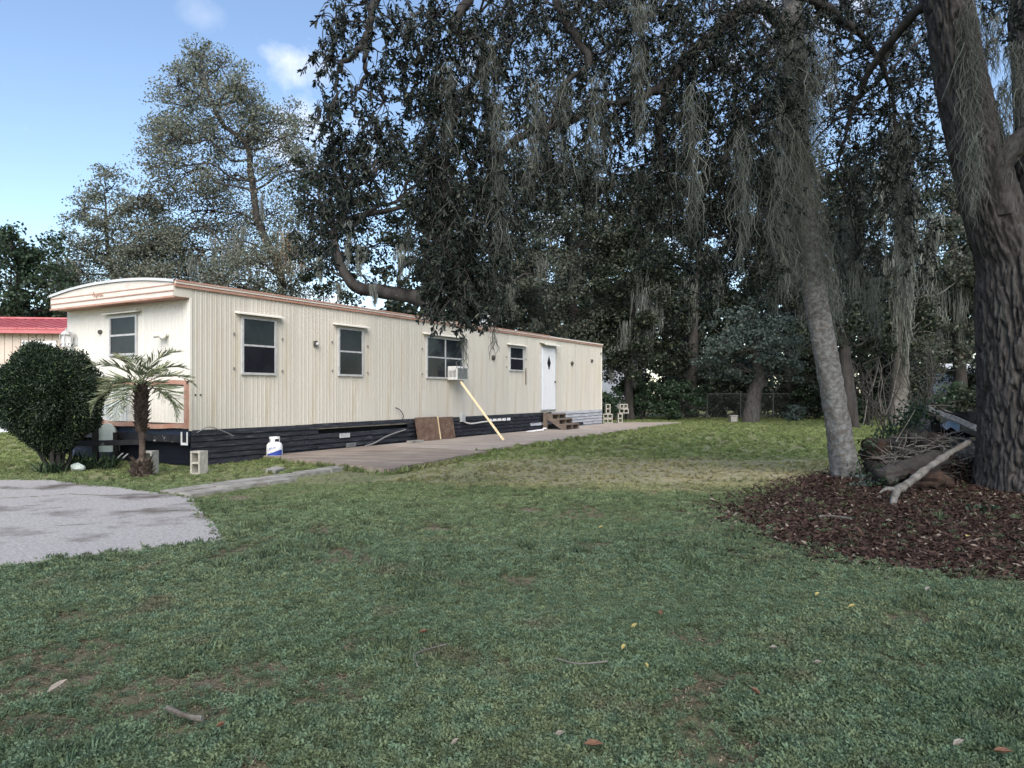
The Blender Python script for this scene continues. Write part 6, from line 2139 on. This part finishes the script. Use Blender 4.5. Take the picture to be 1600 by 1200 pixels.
for pts, rr_, lab in tw:
    q = [G(*p) + Vector((0, 0, .05)) for p in pts]
    for p in q: p.z += float(hz(np.array([p.x]), np.array([p.y]))[0])
    tag(MB().tube(smooth_path(q, 4), rr_, 6, jit=.3).build('twig_piece', M['deadbranch']), lab, 'twig')

# ------------------------------------------------------------------ grass: one mass of tufts
tcol = bpy.data.collections.new('grass_tufts')


def tuft(name, blades, seed, h, spread, w, weeds=0, wsize=0.02):
    r = np.random.default_rng(seed)
    vs, fs, off = [], [], 0
    if blades:
        a = r.uniform(0, 2 * math.pi, blades)
        q = np.sqrt(r.random(blades)) * spread
        base = np.stack([np.cos(a) * q, np.sin(a) * q, np.full(blades, -.004)], 1)
        ax = np.stack([r.normal(0, .5, blades), r.normal(0, .5, blades), np.ones(blades)], 1)
        v, f = blade_leaves(base, ax, r.uniform(.45, 1.1, blades) * h, np.full(blades, w), r, fold=.2, curl=.35)
        vs.append(v); fs.append(f + off); off += len(v)
    if weeds:
        a = r.uniform(0, 2 * math.pi, weeds)
        q = np.sqrt(r.random(weeds)) * spread
        base = np.stack([np.cos(a) * q, np.sin(a) * q, r.uniform(.004, .032, weeds)], 1)
        ax = np.stack([np.cos(a) * .5 + r.normal(0, .6, weeds), np.sin(a) * .5 + r.normal(0, .6, weeds), r.uniform(-.1, .7, weeds)], 1)
        v, f = blade_leaves(base, ax, r.uniform(.7, 1.3, weeds) * wsize, r.uniform(.45, .7, weeds) * wsize, r, fold=.3, curl=.15)
        vs.append(v); fs.append(f + off); off += len(v)
    me = np_mesh(name, np.concatenate(vs), np.concatenate(fs))
    me.materials.append(M['grass'])
    o = bpy.data.objects.new(name, me)
    tcol.objects.link(o)
    return o


# names sort the kinds: weeds first, then blades
tuft('grass_a', 5, 1, .032, .042, .0026, 46, .0165)
tuft('grass_b', 2, 2, .030, .042, .0026, 60, .0140)
tuft('grass_c', 12, 3, .040, .04, .0030, 26, .0150)
tuft('grass_d', 30, 4, .075, .05, .0042, 0)
tuft('grass_e', 26, 5, .095, .05, .0045, 0)

# dead straw lying in the worn spots
o_ = tuft('grass_f', 16, 6, .06, .05, .0032, 0)
o_.data.materials.clear()
M['straw'] = mat('dead_straw', (0.15, 0.125, 0.09), (0.27, 0.235, 0.165), scale=40, rough=.9, coords='World')
o_.data.materials.append(M['straw'])
for v_ in o_.data.vertices:
    v_.co.z = .004 + v_.co.z * .22
    v_.co.x *= 1.35
r = np.random.default_rng(200)
home_poly = [(W2(u, v).x, W2(u, v).y) for u, v in ((-.02, -.03), (LEN, -.03), (LEN, WID), (-.02, WID))]
px_l, py_l, sc_l, kd_l = [], [], [], []


def noise2(x, y, s, seed=0.0):
    return np.array([mnoise.noise(Vector((a * s, b * s, seed))) for a, b in zip(x, y)])


def zone(y0, y1, per_m2, scale, mix, hmul):
    area = 0.78 * (y1 * y1 - y0 * y0) + 1.5 * (y1 - y0)
    n = int(area * per_m2)
    y = np.sqrt(r.uniform(y0 * y0, y1 * y1, n))
    x = r.uniform(-1, 1, n) * (y * 0.76 + 0.35)
    ok = ~in_poly(x, y, drive_poly)
    for pl_ in (patio_a, patio_b, home_poly):
        ok &= ~in_poly(x, y, pl_)
    for pl_ in pav_polys:
        c_ = np.mean(np.array(pl_), 0)
        ok &= ~in_poly(x, y, [tuple(c_ + (np.array(q_) - c_) * 1.12) for q_ in pl_])
    lit_in = in_poly(x + r.normal(0, .16, n), y + r.normal(0, .16, n), LIT)
    ok &= ~(lit_in & (r.random(n) > .035))
    x, y = x[ok], y[ok]
    n = len(x)
    big = noise2(x, y, .75, 3.1)
    med = noise2(x, y, 1.9, 8.2)
    s = scale * r.uniform(.7, 1.25, n) * (1 + .25 * big)
    bare = np.clip((med + .35 * big - .30) * 4, 0, 1)
    for bx_, by_, br in BARE:
        dd = np.sqrt(((x - bx_) / br) ** 2 + ((y - by_) / (br * 1.1)) ** 2) + 0.35 * med
        bare = np.maximum(bare, np.clip((1.0 - dd) * 2.5, 0, 1))
    walk_d = np.abs((x - WA.x) * perp.x + (y - WA.y) * perp.y - .9) + 3 * np.clip(np.abs((x - WA.x) * dirw.x + (y - WA.y) * dirw.y - Lw / 2) - Lw / 2, 0, 9)
    s = s * np.where(walk_d < .95, .42, 1.0)
    s = s * np.interp(y, [4, 10], [1.0, .8])
    keep = r.random(n) > bare * .6
    s = s * (1 - .35 * bare)
    k = r.choice(5, n, p=mix)
    tall = (noise2(x, y, 1.1, 5.5) > .28) & (r.random(n) < (.3 if y0 > 7.5 else .05))
    k = np.where(tall, 3, k)
    dryk = np.clip(1 - ((x - 2.6) / 5.2) ** 2 - ((y - 12.2) / 3.0) ** 2 + 1.1 * big, 0, 1)
    k = np.where(r.random(n) < np.clip(.03 + bare * .45 + .35 * dryk, 0, .6), 5, k)
    s = s * (1 - .3 * dryk)
    px_l.append(x[keep]); py_l.append(y[keep]); sc_l.append(s[keep] * hmul); kd_l.append(k[keep])


BARE = [(*g2(50, 1050), .58), (*g2(230, 1090), .38), (*g2(380, 1060), .28), (*g2(905, 803), .42), (*g2(120, 968), .2), (*g2(520, 1085), .22), (*g2(300, 1130), .2), (*g2(560, 1010), .16), (*g2(1090, 1000), .2)]
zone(2.2, 5.0, 1750, .95, [.43, .44, .13, .0, .0], .92)
zone(5.0, 10.5, 720, 1.15, [.42, .42, .15, .01, .0], .95)
zone(8.0, 16.0, 160, 1.2, [.18, .20, .40, .18, .04], .72)
zone(16.0, 39.0, 50, 1.6, [.05, .08, .37, .40, .10], .75)
# taller fringe along slab, driveway and trunk edges
def fringe(poly, per_m, sc0, is_open=False):
    for i in range(len(poly) - (1 if is_open else 0)):
        a, b = np.array(poly[i]), np.array(poly[(i + 1) % len(poly)])
        L_ = np.linalg.norm(b - a)
        if L_ > 6 and poly is drive_poly: continue
        m_ = int(L_ * per_m)
        if m_ == 0: continue
        t = r.random((m_, 1))
        q = a + (b - a) * t
        nrm = np.array([b[1] - a[1], a[0] - b[0]]) / max(L_, 1e-6)
        q = q + nrm * r.normal(.02, .035, (m_, 1))
        fr_ok = (q[:, 1] > 2) & (np.abs(q[:, 0]) < q[:, 1] * .8 + .5)
        q = q[fr_ok]
        px_l.append(q[:, 0]); py_l.append(q[:, 1]); sc_l.append(sc0 * r.uniform(.6, 1.2, len(q))); kd_l.append(r.choice([2, 3, 4], len(q)))


fringe(drive_poly, 24, .75)
fringe(patio_a[:3], 22, 1.3, True)
fringe(patio_b[1:4], 16, 1.5, True)
fx = np.concatenate(px_l); fy = np.concatenate(py_l); fs_ = np.concatenate(sc_l); fk = np.concatenate(kd_l)
ok = ~in_poly(fx, fy, home_poly)
fx, fy, fs_, fk = fx[ok], fy[ok], fs_[ok], fk[ok]
n = len(fx)
print('grass tufts', n)
gme = bpy.data.meshes.new('grass')
gme.vertices.add(n)
gme.vertices.foreach_set('co', np.stack([fx, fy, hz(fx, fy)], 1).astype(np.float32).ravel())
gme.attributes.new('scl', 'FLOAT', 'POINT').data.foreach_set('value', fs_.astype(np.float32))
gme.attributes.new('kindex', 'INT', 'POINT').data.foreach_set('value', fk.astype(np.int32))
rt = np.stack([r.normal(0, .12, n), r.normal(0, .12, n), r.uniform(0, 6.283, n)], 1)
gme.attributes.new('rot', 'FLOAT_VECTOR', 'POINT').data.foreach_set('vector', rt.astype(np.float32).ravel())
gme.materials.append(M['grass'])
grass = bpy.data.objects.new('grass', gme)
col.objects.link(grass)
tag(grass, 'lawn of low weeds and grass with bare and dry patches', kind='stuff')
ng = bpy.data.node_groups.new('grass_scatter', 'GeometryNodeTree')
ng.interface.new_socket('Geometry', in_out='INPUT', socket_type='NodeSocketGeometry')
ng.interface.new_socket('Geometry', in_out='OUTPUT', socket_type='NodeSocketGeometry')
gi, go = ng.nodes.new('NodeGroupInput'), ng.nodes.new('NodeGroupOutput')
iop = ng.nodes.new('GeometryNodeInstanceOnPoints')
ci = ng.nodes.new('GeometryNodeCollectionInfo')
ci.inputs['Collection'].default_value = tcol
ci.inputs['Separate Children'].default_value = True
ci.inputs['Reset Children'].default_value = True


def attr(nm, ty):
    a_ = ng.nodes.new('GeometryNodeInputNamedAttribute')
    a_.data_type = ty
    a_.inputs['Name'].default_value = nm
    return a_.outputs['Attribute']


e2r = ng.nodes.new('FunctionNodeEulerToRotation')
ng.links.new(attr('rot', 'FLOAT_VECTOR'), e2r.inputs[0])
ng.links.new(gi.outputs[0], iop.inputs['Points'])
ng.links.new(ci.outputs[0], iop.inputs['Instance'])
iop.inputs['Pick Instance'].default_value = True
ng.links.new(attr('kindex', 'INT'), iop.inputs['Instance Index'])
ng.links.new(e2r.outputs[0], iop.inputs['Rotation'])
ng.links.new(attr('scl', 'FLOAT'), iop.inputs['Scale'])
ng.links.new(iop.outputs[0], go.inputs[0])
grass.modifiers.new('scatter', 'NODES').node_group = ng
